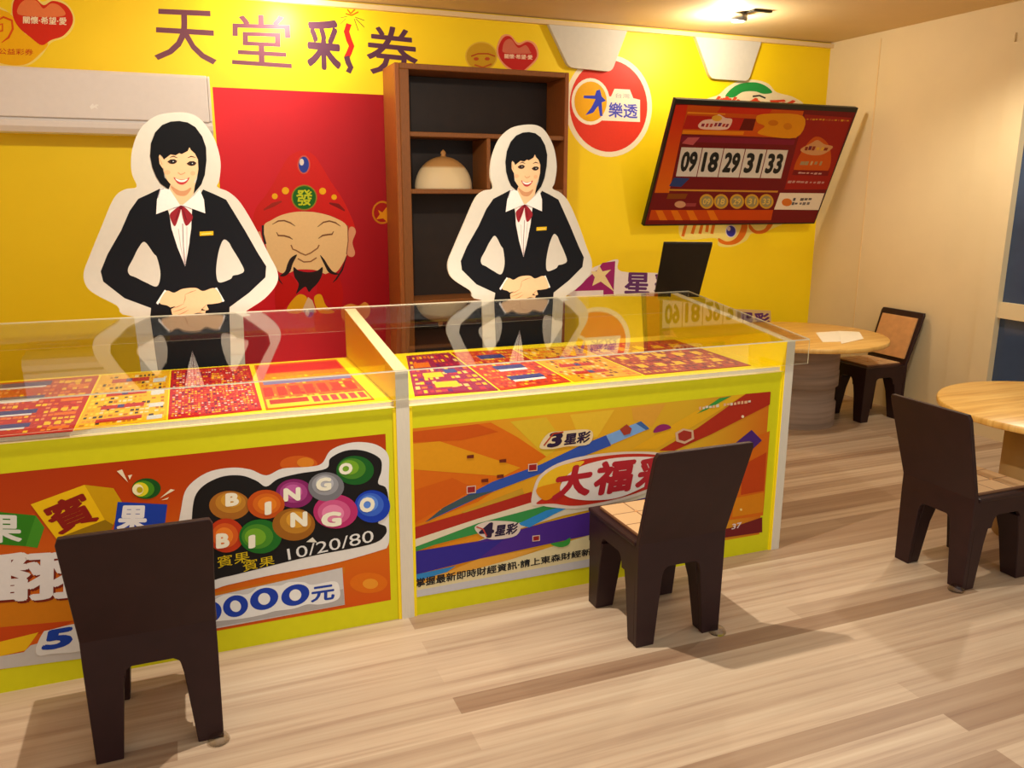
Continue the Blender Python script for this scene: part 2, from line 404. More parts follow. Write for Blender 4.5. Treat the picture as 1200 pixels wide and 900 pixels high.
# shop name
P = wallprint(); PU_LIT, DK = (116, 66, 84), (88, 52, 74)  # left characters paler: lamp light on them mixed into the ink
P.text('天', [(181, 10), (252, 13), (254, 76), (181, 70)], PU_LIT, .005, L=1)
P.text('堂', [(272, 17), (340, 18), (342, 80), (272, 75)], PU_LIT, .005)
P.text('采', [(358, 21), (399, 24), (400, 84), (360, 80)], DK, .035)
P.stroke([(409, 28), (406, 37), (409, 47), (412, 54), (409, 62), (406, 68)], 6.5, (190, 36, 28)); P.stroke([(406, 66), (408, 73), (411, 79), (408, 85)], 6.5, DK, L=2)
for a, b in (((407, 19), (399, 21)), ((405, 22), (399, 28)), ((416, 20), (427, 24)), ((417, 22), (427, 32)), ((415, 22), (420, 36))): P.stroke([a, b], 2.2, (70, 76, 40), L=1, taper=True)
for a, b in (((411, 16), (407, 11)), ((411, 16), (416, 11)), ((412, 18), (405, 16)), ((412, 18), (420, 14))): P.stroke([a, b], 1.8, (226, 110, 10))
P.text('券', [(429, 28), (489, 34), (490, 92), (430, 86)], DK, .012)
tag(P.build('wall_lettering'), 'purple shop name lettering across the top of the yellow wall', 'sign')
def heart(P, pts, red, L): P.poly(pts, red, True, L=L)
# big heart badge, upper left
P = wallprint(); CR = (250, 226, 120)
P.poly([(-40, 20), (-18, 4), (4, 10), (13, 16), (14, 2), (24, -8), (40, -4), (50, 2), (62, -2), (78, 4), (87, 18), (86, 32), (76, 44), (60, 50), (48, 66), (32, 77), (10, 78), (-16, 70), (-40, 52)], CR, True)
P.poly([(-39, 21), (-18, 6), (3, 12), (14, 18), (30, 40), (56, 50), (46, 64), (31, 75), (10, 76), (-15, 68), (-39, 51)], (246, 186, 12), True, L=2)
P.poly([(16, 2), (25, -7), (40, -3), (51, 6), (62, 1), (77, 6), (85, 18), (84, 30), (74, 42), (60, 47), (49, 53), (36, 44), (22, 32), (15, 18)], (214, 46, 22), True, L=3)
P.poly([(24, 4), (34, -2), (44, 2), (51, 10), (60, 4), (70, 7), (76, 18), (50, 20), (26, 18), (20, 14)], (236, 128, 72), True, L=4)
P.text('關懷‧希望‧愛', [(27, 19), (78, 20.5), (78, 29.5), (27, 27.5)], (250, 232, 196), .02, L=5)
P.stroke([(-6, 26), (4, 20), (14, 24), (15, 34), (10, 44), (2, 50)], 2.6, (226, 84, 16), L=4, taper=True); P.stroke([(-4, 30), (3, 28), (3, 36), (-6, 38)], 2, (226, 84, 16))
P.text('公益彩券', [(-2, 56.5), (39, 57.5), (39, 65), (-2, 63.5)], (206, 66, 16), .01)
tag(P.build('wall_sticker'), 'red heart badge on the wall above the air conditioner', 'sticker', 'wall stickers')
# small heart badge above the cabinet
P = wallprint()
P.ell(564, 66, 19, 17.5, (232, 190, 60)); P.ell(564, 66, 17.5, 16, (206, 158, 28), L=2); P.stroke([(552, 66), (560, 63), (572, 63), (580, 66)], 1.6, (180, 70, 20), L=3)
P.ell(558, 69, 3, 2, (190, 80, 30)); P.ell(571, 69, 3, 2, (190, 80, 30)); P.stroke([(556, 76), (566, 79), (576, 75)], 1.8, (190, 90, 30))
P.poly([(582, 56), (588, 42), (598, 41), (607, 50), (618, 47), (628, 52), (631, 66), (622, 78), (609, 86), (594, 80), (584, 68)], (240, 160, 110), True, L=2)
P.poly([(584, 56), (590, 44), (598, 43), (607, 53), (618, 49), (626, 54), (629, 66), (620, 77), (609, 84), (595, 78), (586, 68)], (200, 40, 34), True, L=3)
P.poly([(592, 48), (599, 46), (607, 56), (616, 53), (621, 60), (620, 63), (592, 62), (589, 56)], (214, 112, 84), True, L=4)
P.text('關懷‧希望‧愛', [(591, 63), (624, 64.5), (624, 70), (591, 68.5)], (248, 206, 170), .03, L=5)
tag(P.build('wall_sticker'), 'small red heart badge peeking over the brown cabinet', 'sticker', 'wall stickers')
# round red badge
P = wallprint()
P.ell(713, 124, 51, 60, (250, 238, 206), n=48, rot=-.06); P.ell(713, 124, 45.5, 54, (228, 62, 42), L=2, n=48, rot=-.06)
P.ell(692, 119, 22.5, 27.5, (250, 240, 214), L=3); P.poly([(700, 112), (716, 113), (720, 104), (738, 105), (742, 115), (750, 117), (750, 143), (700, 141)], (250, 240, 214), L=3)
P.ell(692, 119, 19, 23.5, (240, 176, 16), L=4)
P.poly([(684, 112), (697, 112), (699, 106), (703, 105), (705, 113), (710, 118), (705, 120), (706, 136), (703, 136), (701, 124), (695, 132), (686, 135), (693, 126), (698, 116), (684, 115)], (52, 66, 196), L=5)
P.text('樂透', [(713, 119.5), (747, 122), (747, 139), (713, 137.5)], (82, 86, 196), .02)
P.text('台灣', [(721, 109), (738, 110), (738, 115.5), (721, 114.5)], (176, 170, 164))
tag(P.build('wall_sticker'), 'round red and white badge with a blue running figure beside the cabinet', 'sticker', 'wall stickers')
# green arch badge over the screen, orange badge under it
P = wallprint()
P.poly([(828, 116), (842, 111), (852, 102), (866, 95), (884, 93.5), (900, 98), (910, 108), (930, 114), (934, 124), (826, 122)], (248, 232, 190), True)
P.poly([(850, 113), (857, 104), (868, 98), (884, 96.5), (896, 100), (905, 108), (895, 110), (884, 107), (870, 108), (860, 114)], (40, 150, 66), True, L=2)
P.stroke([(882, 113), (890, 112), (897, 115)], 2, (40, 44, 40), L=2)
P.text('樂合彩', [(836, 112), (934, 117), (934, 138), (836, 132)], (222, 72, 40), .03)
tag(P.build('wall_sticker'), 'badge with a green arch showing above the number screen', 'sticker', 'wall stickers')
P = wallprint(); OR = (230, 116, 24)
P.poly([(796, 258), (800, 280), (838, 279), (842, 288), (858, 289), (874, 282), (880, 274), (890, 273), (905, 268), (914, 256), (800, 240)], (250, 226, 120), True)
for a, b in (((806, 255), (800, 277)), ((816, 258), (811, 274)), ((824, 258), (820, 274)), ((830, 258), (828, 272)), ((837, 260), (834, 274))): P.stroke([a, b], 3.6, OR, L=2)
P.poly([(842, 279), (852, 283), (862, 279), (868, 268), (870, 258), (876, 262), (873, 276), (864, 285), (852, 287), (843, 284)], OR, True, L=2); P.ell(856.5, 271, 6.5, 7.5, (236, 220, 220), L=2); P.ell(856.5, 271, 5.4, 6.4, (62, 54, 160), L=3); P.ell(854, 268, 2, 2.6, (225, 200, 200), L=4)
P.poly([(878, 262), (886, 270), (896, 268), (902, 258), (906, 262), (898, 272), (886, 274), (878, 268)], OR, True, L=2)
tag(P.build('wall_sticker'), 'orange lettered badge with a blue ball showing below the number screen', 'sticker', 'wall stickers')
# 4 star logo
P = wallprint(); WH = (250, 236, 226); MG = (166, 40, 110); PV = (104, 54, 110)
P.poly([(664, 346), (684, 330), (692, 316), (704, 310), (724, 304), (728, 318), (784, 322), (792, 344), (728, 347)], WH, True)
P.poly([(673, 341), (688, 326), (700, 316), (706, 308), (721, 306), (719, 343), (720, 347), (707, 347), (707, 340), (676, 341)], MG, L=2)
P.poly([(702, 311), (706, 318), (716, 316), (709, 323), (720, 342), (704, 330), (694, 335), (697, 325), (692, 318), (699, 318)], (250, 224, 160), L=3)
P.text('星', [(733, 319), (762, 319.5), (761, 345), (731, 344)], PV, .03, L=2); P.text('彩', [(767, 319.5), (794, 320), (794, 346), (766, 345)], PV, .03)
tag(P.build('wall_sticker'), 'magenta number four logo with purple lettering beside the black monitor', 'sticker', 'wall stickers')
P = wallprint()
P.poly([(862, 362), (903, 364), (904, 380), (862, 380)], (226, 190, 120), False); P.text('星彩', [(866, 365), (902, 367), (903, 382), (866, 380)], PV, .04, L=2)
tag(P.build('wall_sticker'), 'small purple lettering low on the wall behind the round table', 'sticker', 'wall stickers')

# white tapered boards on the wall just below the ceiling
def hang(px, label):
    P = Print((0, YW - .035, 0), (1, 0, 0), (0, 0, 1)); pts = [P.at(q) for q in px]
    zt = max(p[1] for p in pts); x0 = min(p[0] for p in pts); x1 = max(p[0] for p in pts); cx = (x0 + x1) / 2
    b = min(p[1] for p in pts); (tl, tr, br, bl) = pts; prof = [(tl[0], ZC - .043), (tr[0], ZC - .043)]
    def rnd(c, p, q, r=.04):
        c, p, q = V(c), V(p), V(q); d1 = (p - c).normalized() * r; d2 = (q - c).normalized() * r
        return [tuple((c + d1) * (1 - t) ** 2 + c * 2 * t * (1 - t) + (c + d2) * t * t) for t in (0, .25, .5, .75, 1)]
    prof += rnd(br, tr, bl) + rnd(bl, br, tl)
    bm = new_bm(); prism(bm, [(a - cx, c) for a, c in prof], lambda a, c, d: (a, d, c), YW - .035, YW - .003)
    o = obj('wall_board', bm, M_WHITE, None, (cx, 0, 0)); tag(o, label, 'board', 'white wall boards')
hang([(643, 30), (735, 37), (717, 84), (667, 79)], 'white tapered board on the wall over the round red badge')
hang([(815, 45), (892, 53), (877, 95), (833, 92)], 'white tapered board on the wall over the number screen')

# ------------------------------------------------------------------ ceiling spotlights
M_LENS = emit('lit_lamp_lens', (255, 236, 190), 30)
def spotlight(x, y, label):
    t = thing('ceiling_spotlight', label, 'lamp', (x, y, ZC - .055), 0, 'ceiling spotlights')
    bm = new_bm(); lathe(bm, [(0, .055), (.05, .055), (.055, .05), (.055, .012), (.046, 0), (.04, .004), (.04, .02), (0, .02)], 32); obj('housing', bm, M_METAL, t)
    bm = new_bm(); lathe(bm, [(0, .004), (.036, .004), (.039, .010), (.039, .018), (0, .019)], 32); obj('lens', bm, M_LENS, t)
    bm = new_bm(); box(bm, .0, .15, -.16, -.13, .042, .055); box(bm, .0, .02, -.13, -.05, .042, .055); bevel(bm, .003); obj('mounting_clip', bm, M_BLACK, t)
spotlight(2.95, 2.14, 'small lit ceiling spotlight above the number screen')
spotlight(0.02, 2.60, 'small lit ceiling spotlight above the purple shop name')

# ------------------------------------------------------------------ air conditioner
AX0, AX1, AY = -1.66, -.472, 2.56
t = thing('air_conditioner', 'long white wall mounted air conditioner in the upper left', 'air conditioner', (0, 0, 0))
bm = new_bm()
prism(bm, [(YW, 1.99), (2.64, 1.965), (2.60, 1.97), (2.585, 2.0), (2.58, 2.28), (2.62, 2.302), (YW, 2.302)], lambda a, b, d: (d, a, b), AX0, AX1); bevel(bm, .004); obj('body', bm, M_ACW, t)
bm = new_bm(); prism(bm, [(2.578, 2.038), (AY, 2.042), (AY, 2.288), (2.57, 2.304), (2.60, 2.308), (2.60, 2.04)], lambda a, b, d: (d, a, b), AX0, AX1 - .016); bevel(bm, .005); fp = obj('front_panel', bm, M_ACW, t)
P = Print((0, AY - .0002, 0), (1, 0, 0), (0, 0, 1))
P.poly([(105, 125), (109, 121), (110, 124), (113, 122), (116, 123), (113, 125), (115, 128), (111, 126), (107, 128)], (250, 246, 240)); P.build('maker_emblem', fp, (0, 0, 0))
bm = new_bm(); prism(bm, [(2.565, 2.026), (AY + .002, 2.02), (2.566, 1.992), (2.592, 1.962), (2.65, 1.955), (2.65, 1.97), (2.59, 1.985), (2.58, 2.024)], lambda a, b, d: (d, a, b), AX0, AX1); bevel(bm, .003); obj('air_flap', bm, M_ACW, t)
bm = new_bm(); prism(bm, [(2.566, 2.045), (AY + .004, 2.05), (AY + .004, 2.285), (2.574, 2.302), (2.65, 2.302), (2.65, 2.045)], lambda a, b, d: (d, a, b), AX1 - .014, AX1); bevel(bm, .003); obj('end_cap', bm, M_ACW, t)

# ------------------------------------------------------------------ cabinet
CX0, CX1, CY, CT = .627, 1.842, 2.48, 2.432
def zcab(v, u=560):   # height of a photo row on the cabinet's front plane
    return Print((0, CY, 0), (1, 0, 0), (0, 0, 1)).at((u, v))[1]
t = thing('cabinet', 'tall dark brown open shelf cabinet against the yellow wall', 'cabinet', ((CX0 + CX1) / 2, CY, 0))
def cab(name, x0, x1, y0, y1, z0, z1, m, b=.004):
    bm = new_bm(); box(bm, x0 - (CX0 + CX1) / 2, x1 - (CX0 + CX1) / 2, y0 - CY, y1 - CY, z0, z1); bevel(bm, b, 1); return obj(name, bm, m, t)
cab('side_panel', CX0, CX0 + .03, CY, YW - .012, 0, CT, M_CABS); cab('side_panel', CX1 - .03, CX1, CY, YW - .012, 0, CT, M_CABS)
cab('top_panel', CX0 + .03, CX1 - .03, CY, YW - .012, CT - .035, CT, M_CABF); cab('back_panel', CX0 + .03, CX1 - .03, YW - .03, YW - .012, 0, CT - .035, M_CABI)
cab('face_stile', CX0 + .03, CX0 + .092, CY, CY + .03, 0, CT - .035, M_CABF)
Z1, Z2, Z3 = 2.018, 1.658, .925
for z in (Z1, Z2, Z3): cab('shelf', CX0 + .092 if z == Z1 else CX0 + .092, CX1 - .03, CY + .005, YW - .03, z - .03, z, M_CABF)
cab('divider', 1.245, 1.272, CY + .006, YW - .03, Z2, Z1 - .03, M_CABF)
cab('bottom_panel', CX0 + .092, CX1 - .03, CY + .005, YW - .03, .04, .08, M_CABF)
# domed ornament on the cabinet shelf
M_DOME = grad('pale_and_tan_clay', ((0, (236, 214, 170)), (.5, (228, 204, 158)), (.56, (190, 142, 84)), (1, (176, 122, 66))), 'Z', 0, .27)
bm = new_bm(); R0 = .20
lathe(bm, [(0, 0), (R0, 0)] + [(R0 * math.cos(a * math.pi / 24), .01 + .205 * math.sin(a * math.pi / 24)) for a in range(0, 12)] + [(.022, .213), (.014, .225), (.020, .236), (.016, .246), (.007, .254), (0, .262)], 48)
P = Print((0, 2.60, 0), (1, 0, 0), (0, 0, 1))
for v in bm.verts: v.co.y *= .6
dome = obj('domed_ornament', bm, M_DOME, None, (.985, 2.63, Z2)); tag(dome, 'tan and cream domed ornament with a tip on the cabinet shelf', 'ornament')

# ------------------------------------------------------------------ number screen
t = thing('wall_screen', 'tilted wall screen showing winning lottery numbers in red and gold', 'screen', (3.41, 2.69, 1.39))
up = V((0, 2.314 - 2.69, 2.28 - 1.39)); TH = up.length; up.normalize(); TO = V((2.588, 2.69, 1.39)); TWD = 1.642
back = V((1, 0, 0)).cross(up) * -1
bm = new_bm(); vs, _ = box(bm, 0, TWD, 0, TH, 0, .04)
for v in vs: c = v.co.copy(); v.co = TO + V((1, 0, 0)) * c.x + up * c.y + back * c.z - V((3.41, 2.69, 1.39))
bevel(bm, .006); obj('bezel', bm, M_BLACK, t)
bm = new_bm(); box(bm, -.12, .12, -.1, .12, .36, .54); box(bm, -.2, .2, .104, .119, .30, .60); obj('wall_bracket', bm, M_BLACK, t)
P = Print(TO + back * -.0005, (1, 0, 0), up)
MAR = (112, 20, 26)
P.raw([(.012, .014), (TWD - .014, .014), (TWD - .014, TH - .035), (.012, TH - .035)], MAR)
P.poly([(792, 123), (806, 123), (784, 226), (767, 226)], grad('screen_orange_glow', ((0, (214, 120, 14)), (1, (216, 48, 20))), 'Z', 0, .8), L=2)
P.poly([(806, 123), (942, 130), (933, 162), (799, 157)], (206, 86, 16)); P.poly([(845, 125), (905, 128), (900, 135), (840, 132)], (206, 50, 22), L=3)
P.poly([(805, 135), (885, 139), (881, 153), (800, 151)], (186, 34, 26), L=3); P.poly([(872, 139), (886, 139.5), (882, 153), (866, 152.5)], (104, 22, 16), L=4)
P.poly([(800, 152.5), (872, 154), (871, 158), (799, 157)], (228, 136, 16), L=3); P.poly([(806, 131), (850, 133), (850, 134.5), (805, 133)], (236, 150, 30), L=3)
P.poly([(892, 134), (941, 136), (933, 161), (889, 157), (896, 148), (887, 143)], (226, 150, 14), True, L=3); P.ell(906, 144, 6, 3.4, (206, 118, 8), L=4); P.ell(923, 148, 5, 4, (210, 126, 10), L=4)
P.poly([(818, 147), (824, 141), (836, 139), (842, 134), (850, 138), (858, 140), (854, 150), (846, 152), (836, 152), (822, 151)], (240, 206, 190), True, L=4)
P.ell(840, 138.5, 6, 3.6, (234, 180, 60), L=5); P.rows((822, 143), (857, 143), (853, 150), (820, 150), 1, 7, [(150, 40, 60), (110, 40, 90), (190, 60, 50)], 3, .95, L=6)
P.poly([(799, 159), (932, 164), (930, 170), (797, 166)], (128, 24, 52), L=2); P.poly([(799, 168), (806, 161), (820, 161), (812, 170)], (196, 90, 96), L=3)
# five number cells
TLc, TRc, BRc, BLc = V((798, 172.5)), V((924, 176)), V((915.5, 209)), V((791.5, 206.5))
for i, s in enumerate(('09', '18', '29', '31', '33')):
    u0, u1 = i / 5 + .004, (i + 1) / 5 - .004
    q = [TLc.lerp(TRc, u0), TLc.lerp(TRc, u1), BLc.lerp(BRc, u1), BLc.lerp(BRc, u0)]
    P.poly([tuple(x) for x in q], (216, 208, 196), L=3)
    m0, m1 = i / 5 + .026, (i + 1) / 5 - .026
    f = lambda u, v: tuple(TLc.lerp(TRc, u).lerp(BLc.lerp(BRc, u), v))
    P.text(s, [f(m0, .13), f(m1, .13), f(m1, .84), f(m0, .84)], (36, 36, 34), .045, L=5)
P.poly([(790, 208), (808, 209), (798, 219), (784, 218)], (44, 62, 116), L=3); P.poly([(784, 221.5), (912, 223.5), (911, 225.5), (783.5, 223.5)], (200, 140, 50), L=3)
P.poly([(783, 227), (806, 227), (803, 233), (781, 233)], (130, 66, 16), L=3); P.ell(797, 239.5, 6.5, 4, (206, 150, 110), L=3); P.poly([(804, 238), (816, 238), (815, 242), (803, 242)], (150, 60, 62), L=3)
for x, s in zip((828, 845, 863.5, 881, 898), ('09', '18', '29', '31', '33')):
    P.ell(x, 236, 8.4, 8.6, (206, 156, 48), L=3); P.ell(x, 236, 6.3, 6.6, (150, 136, 92), L=4); P.text(s, [(x - 3.6, 232.5), (x + 4.8, 232.5), (x + 3.6, 239.5), (x - 4.8, 239.5)], (226, 190, 90), .01, L=5)
P.poly([(763, 246), (906, 246), (903.5, 258), (760, 258)], (196, 70, 14), L=3)
for x in (768, 786, 804, 828): P.poly([(x, 246.5), (x + 8, 246.5), (x + 14, 258), (x + 5, 258)], (222, 116, 18), L=4)
P.poly([(943, 134), (998, 138), (969, 222), (919, 222)], (152, 30, 22), L=2); P.poly([(939, 178), (956, 160), (972, 172), (970, 200), (942, 204), (930, 200)], (196, 84, 18), True, L=3)
P.rows((945, 138), (996, 140), (995, 143), (944, 141), 1, 14, [(206, 150, 40), (180, 90, 40)], 5, .9, L=4)
P.poly([(938, 175), (950, 168), (958, 164), (966, 169), (976, 172), (966, 180), (955, 182), (944, 180)], (206, 150, 96), True, L=4); P.rows((943, 170), (972, 171), (968, 178), (941, 177), 1, 6, [(140, 50, 30), (110, 30, 60), (220, 170, 60)], 8, .95, L=5)
P.rows((939, 187), (966, 188), (963, 195), (936, 194), 1, 5, [(190, 160, 110), (160, 140, 100)], 9, 1, L=4); P.poly([(930, 199), (972, 200), (970, 206), (928, 205)], (120, 20, 24), L=4)
P.rows((935, 201), (964, 202), (962, 205), (933, 204), 1, 6, [(206, 160, 150)], 2, 1, L=5); P.rows((924, 211), (968, 212), (966, 216), (922, 215), 1, 9, [(190, 140, 130)], 4, 1, L=5)
P.poly([(914, 226), (966, 226.5), (959, 246), (907, 245.5)], (232, 218, 194), L=3); P.ell(922, 237, 6, 4.6, (214, 116, 40), L=4); P.rows((929, 231), (952, 231), (948, 241), (926, 241), 2, 5, [(120, 110, 106), (90, 84, 84)], 6, .95, L=4)
M_SCR = None
P.build('screen_picture', t, (3.41, 2.69, 1.39))

# ------------------------------------------------------------------ the counter
TW = .05; XR = 1.80; DEP = .96; RISE = .1082
t = thing('counter', 'yellow lottery shop counter with two printed front bays', 'counter', (0, 0, 0))
def end_board(name, x0, x1):
    """foam board upright: yellow faces, bare foam front edge and top edge"""
    bm = new_bm()
    prism(bm, [(0, 0), (DEP, 0), (DEP, 1 + RISE - .004), (0, .996)], lambda a, b, d: (d, a, b), x0, x1, 0, 1)
    bm.normal_update()
    for f in bm.faces:
        n = f.normal
        if abs(n.x) > .9: f.material_index = 0
        elif n.z > .5 or n.z < -.5: f.material_index = 2
        else: f.material_index = 1
    obj(name, bm, [M_YEL, M_FOAM, M_FOAMT], t)
end_board('divider', -TW / 2, TW / 2); end_board('end_panel', XR - .045, XR); end_board('end_panel', -1.80, -1.755)
for x0, x1 in ((TW / 2, XR - .045), (-1.755, -TW / 2)):
    bm = new_bm(); box(bm, x0, x1, .035, DEP - .015, .852, .876); bm.normal_update()
    for f in bm.faces: f.material_index = 0 if f.normal.z > .5 else 1
    obj('shelf', bm, [M_YEL, M_FOAM], t)
    bm = new_bm(); box(bm, x0, x1, .008, .034, 0, .859); bm.normal_update()
    for f in bm.faces: f.material_index = 1 if f.normal.z > .5 else 0
    fp = obj('front_panel', bm, [M_YELCOOL, M_FOAMT], t)
    for xa, xb in ((x0, x0 + .012), (x1 - .012, x1)):
        bm = new_bm(); box(bm, xa, xb, .003, .008, 0, .855); obj('edge_strip', bm, M_YEL, fp)
    P = Print((0, .008, 0), (1, 0, 0), (0, 0, 1))
    if x0 < 0:      # ---- left bay: bingo poster
        P.raw([(-1.735, .087), (-.066, .087), (-.066, .762), (-1.735, .762)], grad('poster_orange', ((0, (208, 84, 14)), (.35, (214, 106, 14)), (.6, (206, 92, 16)), (.8, (188, 66, 8)), (1, (178, 56, 6))), 'Z', .087, .762))
        P.poly([(-90, 716), (0, 707), (88, 698), (88, 727), (0, 735), (-90, 744)], (206, 122, 14), L=2); P.poly([(-90, 744), (0, 735), (88, 727), (60, 740), (0, 752), (-90, 764)], (196, 70, 14))
        P.poly([(-90, 766), (0, 752), (45, 741), (30, 762), (0, 769), (-90, 785)], (234, 184, 20)); P.poly([(-90, 785), (0, 769), (28, 764), (36, 756), (60, 750), (100, 748), (100, 771), (0, 784), (-90, 796)], (196, 190, 184), L=3)
        P.poly([(240, 697), (404, 664), (404, 672), (240, 712)], (206, 116, 20), L=2)
        P.poly([(-100, 600), (0, 600), (42, 604), (30, 640), (0, 638), (-100, 640)], (52, 128, 26), L=3); P.poly([(42, 604), (52, 618), (44, 642), (30, 640)], (70, 146, 36), L=3)
        P.text('果', [(-27, 602), (26, 604), (26, 636), (-27, 636)], (226, 224, 214), .03, L=4)
        P.poly([(36, 591), (99, 568), (123, 609), (66, 631)], (240, 194, 14), L=4); P.poly([(99, 568), (133, 572), (143, 588), (133, 615), (123, 609)], (206, 160, 8), L=4); P.poly([(123, 609), (133, 615), (120, 640), (66, 640), (66, 631)], (150, 116, 10), L=3)
        P.text('賓', [(45, 596), (97, 574), (118, 609), (69, 628)], (138, 28, 18), .03, L=5)
        P.ell(171.5, 572.5, 17, 12.2, (22, 84, 30), L=4, rot=-.05); P.ell(168, 573, 13, 10, (70, 140, 30), L=5); P.ell(164.5, 573.3, 9.5, 8.2, (226, 214, 40), L=6); P.ell(161.5, 573.5, 6.5, 6.4, (244, 238, 190), L=7); P.ell(163.8, 573.8, 3.6, 3.6, (190, 170, 20), L=8)
        for tri in ([(137, 552), (143, 550), (150, 565)], [(150, 557), (155, 556), (152, 562)], [(187, 584), (200, 573), (205, 574)], [(189, 586), (198, 582.5), (196, 585)]): P.poly(tri, (240, 226, 190), L=4)
        P.poly([(138, 588), (196, 591), (192, 625), (133, 625)], (24, 62, 170), L=5); P.text('果', [(140, 592), (174, 592), (172, 622), (136, 622)], (232, 232, 232), .04, L=6)
        P.text('翻', [(-26, 652), (94, 645), (92, 702), (-26, 712)], (120, 34, 16), .035, L=4); P.text('翻', [(-30, 650), (92, 643), (90, 700), (-30, 709)], (232, 226, 222), .032, L=5)
        P.poly([(42, 760), (50, 742), (58, 738), (100, 731), (100, 760), (60, 766), (46, 768)], (222, 218, 212), True, L=6); P.text('5', [(53, 739), (88, 733), (84, 757), (48, 763)], (26, 62, 160), .05, L=7)
        # bingo cloud
        P.poly([(212, 598), (219, 572), (242, 554), (270, 548), (293, 550), (312, 557), (331, 549), (361, 547), (377, 543), (387, 528), (405, 520), (424, 518), (443, 522), (455, 534), (455.5, 560), (455.5, 600), (456, 628), (454, 640), (445, 645), (387, 661), (317, 674), (268, 685), (240, 690), (215, 660), (208, 630)], (228, 224, 216), True, L=4)
        P.poly([(226, 593), (235, 572), (258, 559), (282, 557), (300, 563), (312, 570), (326, 561), (349, 555), (382, 549), (387, 537), (405, 528), (426, 528), (445, 537), (447, 551), (443, 566), (453, 573), (455, 600), (443, 612), (452, 617), (451, 627), (433, 638), (363, 652), (293, 669), (263, 676), (240, 678), (226, 640)], (24, 22, 22), True, L=5)
        P.ell(350, 544, 22, 10, (206, 92, 20), L=2); P.ell(358, 542, 10, 6, (220, 130, 30), L=3); P.ell(432, 683, 22, 12, (220, 110, 16), L=2); P.ell(434, 684, 9, 6, (232, 150, 40), L=3)
        balls = [('B', 269, 592, 24, 17, (168, 104, 34), (214, 156, 50), 272, 585, 8, 8), ('I', 311.5, 590.5, 22, 17, (196, 80, 20), (232, 130, 30), 314, 595, 4, 8), ('N', 345, 578, 22, 17, (136, 36, 100), (198, 96, 160), 342, 579, 10, 8),
                 ('G', 382, 570, 21, 17, (120, 120, 124), (186, 186, 190), 379, 567, 9, 8), ('O', 416, 551, 22, 17, (26, 96, 34), (120, 170, 40), 405, 549, 8, 7),
                 ('O', 436, 593, 21, 19, (24, 62, 180), (92, 140, 226), 430, 591, 9, 9), ('B', 265, 627, 21, 20, (190, 56, 20), (236, 130, 40), 261, 633, 8, 9), ('I', 305, 628, 25, 20, (30, 108, 34), (116, 170, 40), 295, 634, 4, 8),
                 ('G', 393, 599, 26, 20, (186, 48, 106), (232, 134, 170), 388, 608, 12, 9), ('N', 344, 614, 25, 19, (156, 96, 26), (222, 160, 50), 350, 608, 10, 9)]
        for i, (ch, x, y, rx, ry, c1, c2, lx, ly, hw, hh) in enumerate(balls):
            k = 7 + (i % 2) * 5 + (5 if i > 5 else 0)
            P.ell(x, y, rx, ry, c1, L=k); mid = tuple((a + b) // 2 for a, b in zip(c1, c2))
            P.ell(x + (lx - x) * .35, y + (ly - y) * .25 - 1.5, rx * .74, ry * .72, mid, L=k + 1); P.ell(x + (lx - x) * .6, y + (ly - y) * .5 - 2.5, rx * .5, ry * .5, c2, L=k + 2)
            P.text(ch, [(lx - hw, ly - hh + 1), (lx + hw, ly - hh - .6), (lx + hw, ly + hh - 1), (lx - hw, ly + hh + .6)], (246, 240, 214), .06, L=k + 4)
        P.text('10/20/80', [(336, 643), (437, 620.5), (438, 634.5), (338, 656)], (226, 224, 218), .0, L=8); P.poly([(358.6, 634.5), (366, 629), (371.5, 635)], (226, 220, 200), L=18)
        P.text('賓果', [(254, 652), (292, 645), (293, 657), (255, 666)], (216, 186, 20), .0, L=8); P.text('賓果', [(284, 657), (321, 650), (322, 661), (285, 670)], (216, 186, 20), .0)
        P.poly([(244, 700), (401, 665), (404, 708.5), (244, 738)], (206, 202, 198), L=4); P.poly([(250, 724), (402, 690), (404, 708), (250, 735)], (178, 172, 168), L=5)
        P.poly([(236, 716), (262, 697), (290, 696), (304, 687), (328, 686), (338, 682), (356, 682), (366, 685), (392, 681), (398, 690), (396, 702), (376, 708), (360, 708), (344, 713), (322, 716), (308, 720), (288, 724), (262, 727), (240, 728)], (238, 236, 230), True, L=6)
        for x, y, rx, ry in ((245, 717, 15, 12.5), (276, 710, 15, 12.5), (309.5, 701.5, 17, 12.5), (346, 697, 17, 12)):
            P.ell(x, y, rx, ry, (28, 62, 168), L=7, rot=-.35); P.ell(x, y, rx * .42, ry * .55, (238, 236, 230), L=8, rot=-.5)
        P.text('元', [(365, 688), (392, 684), (392, 702), (364, 706)], (34, 66, 160), .03, L=7)
        P.build('poster', fp, (0, 0, 0))
    else:           # ---- right bay: rainbow poster
        P.raw([(.032, .087), (1.686, .087), (1.686, .772), (.032, .772)], grad('poster_amber', ((0, (214, 120, 14)), (.35, (222, 166, 34)), (.75, (214, 170, 34)), (1, (208, 110, 20))), 'X', .03, 1.69))
        P.poly([(483, 506), (575, 495), (606, 512), (640, 535), (560, 588), (484, 616)], (214, 106, 14), L=2); P.poly([(483, 506), (560, 497), (584, 506), (540, 516), (483, 518)], (200, 84, 12), L=3); P.poly([(483, 520), (515, 517), (610, 548), (590, 558), (483, 550)], (222, 150, 20), L=3); P.poly([(483, 575), (530, 560), (556, 572), (484, 614)], (206, 92, 12), L=3)
        P.poly([(598, 494), (640, 489), (662, 520), (640, 535)], (216, 180, 40), L=2); P.poly([(668, 486), (720, 480), (700, 512), (680, 516)], (226, 186, 46), L=2); P.poly([(740, 478), (780, 473), (764, 500), (742, 492)], (218, 160, 50), L=2)
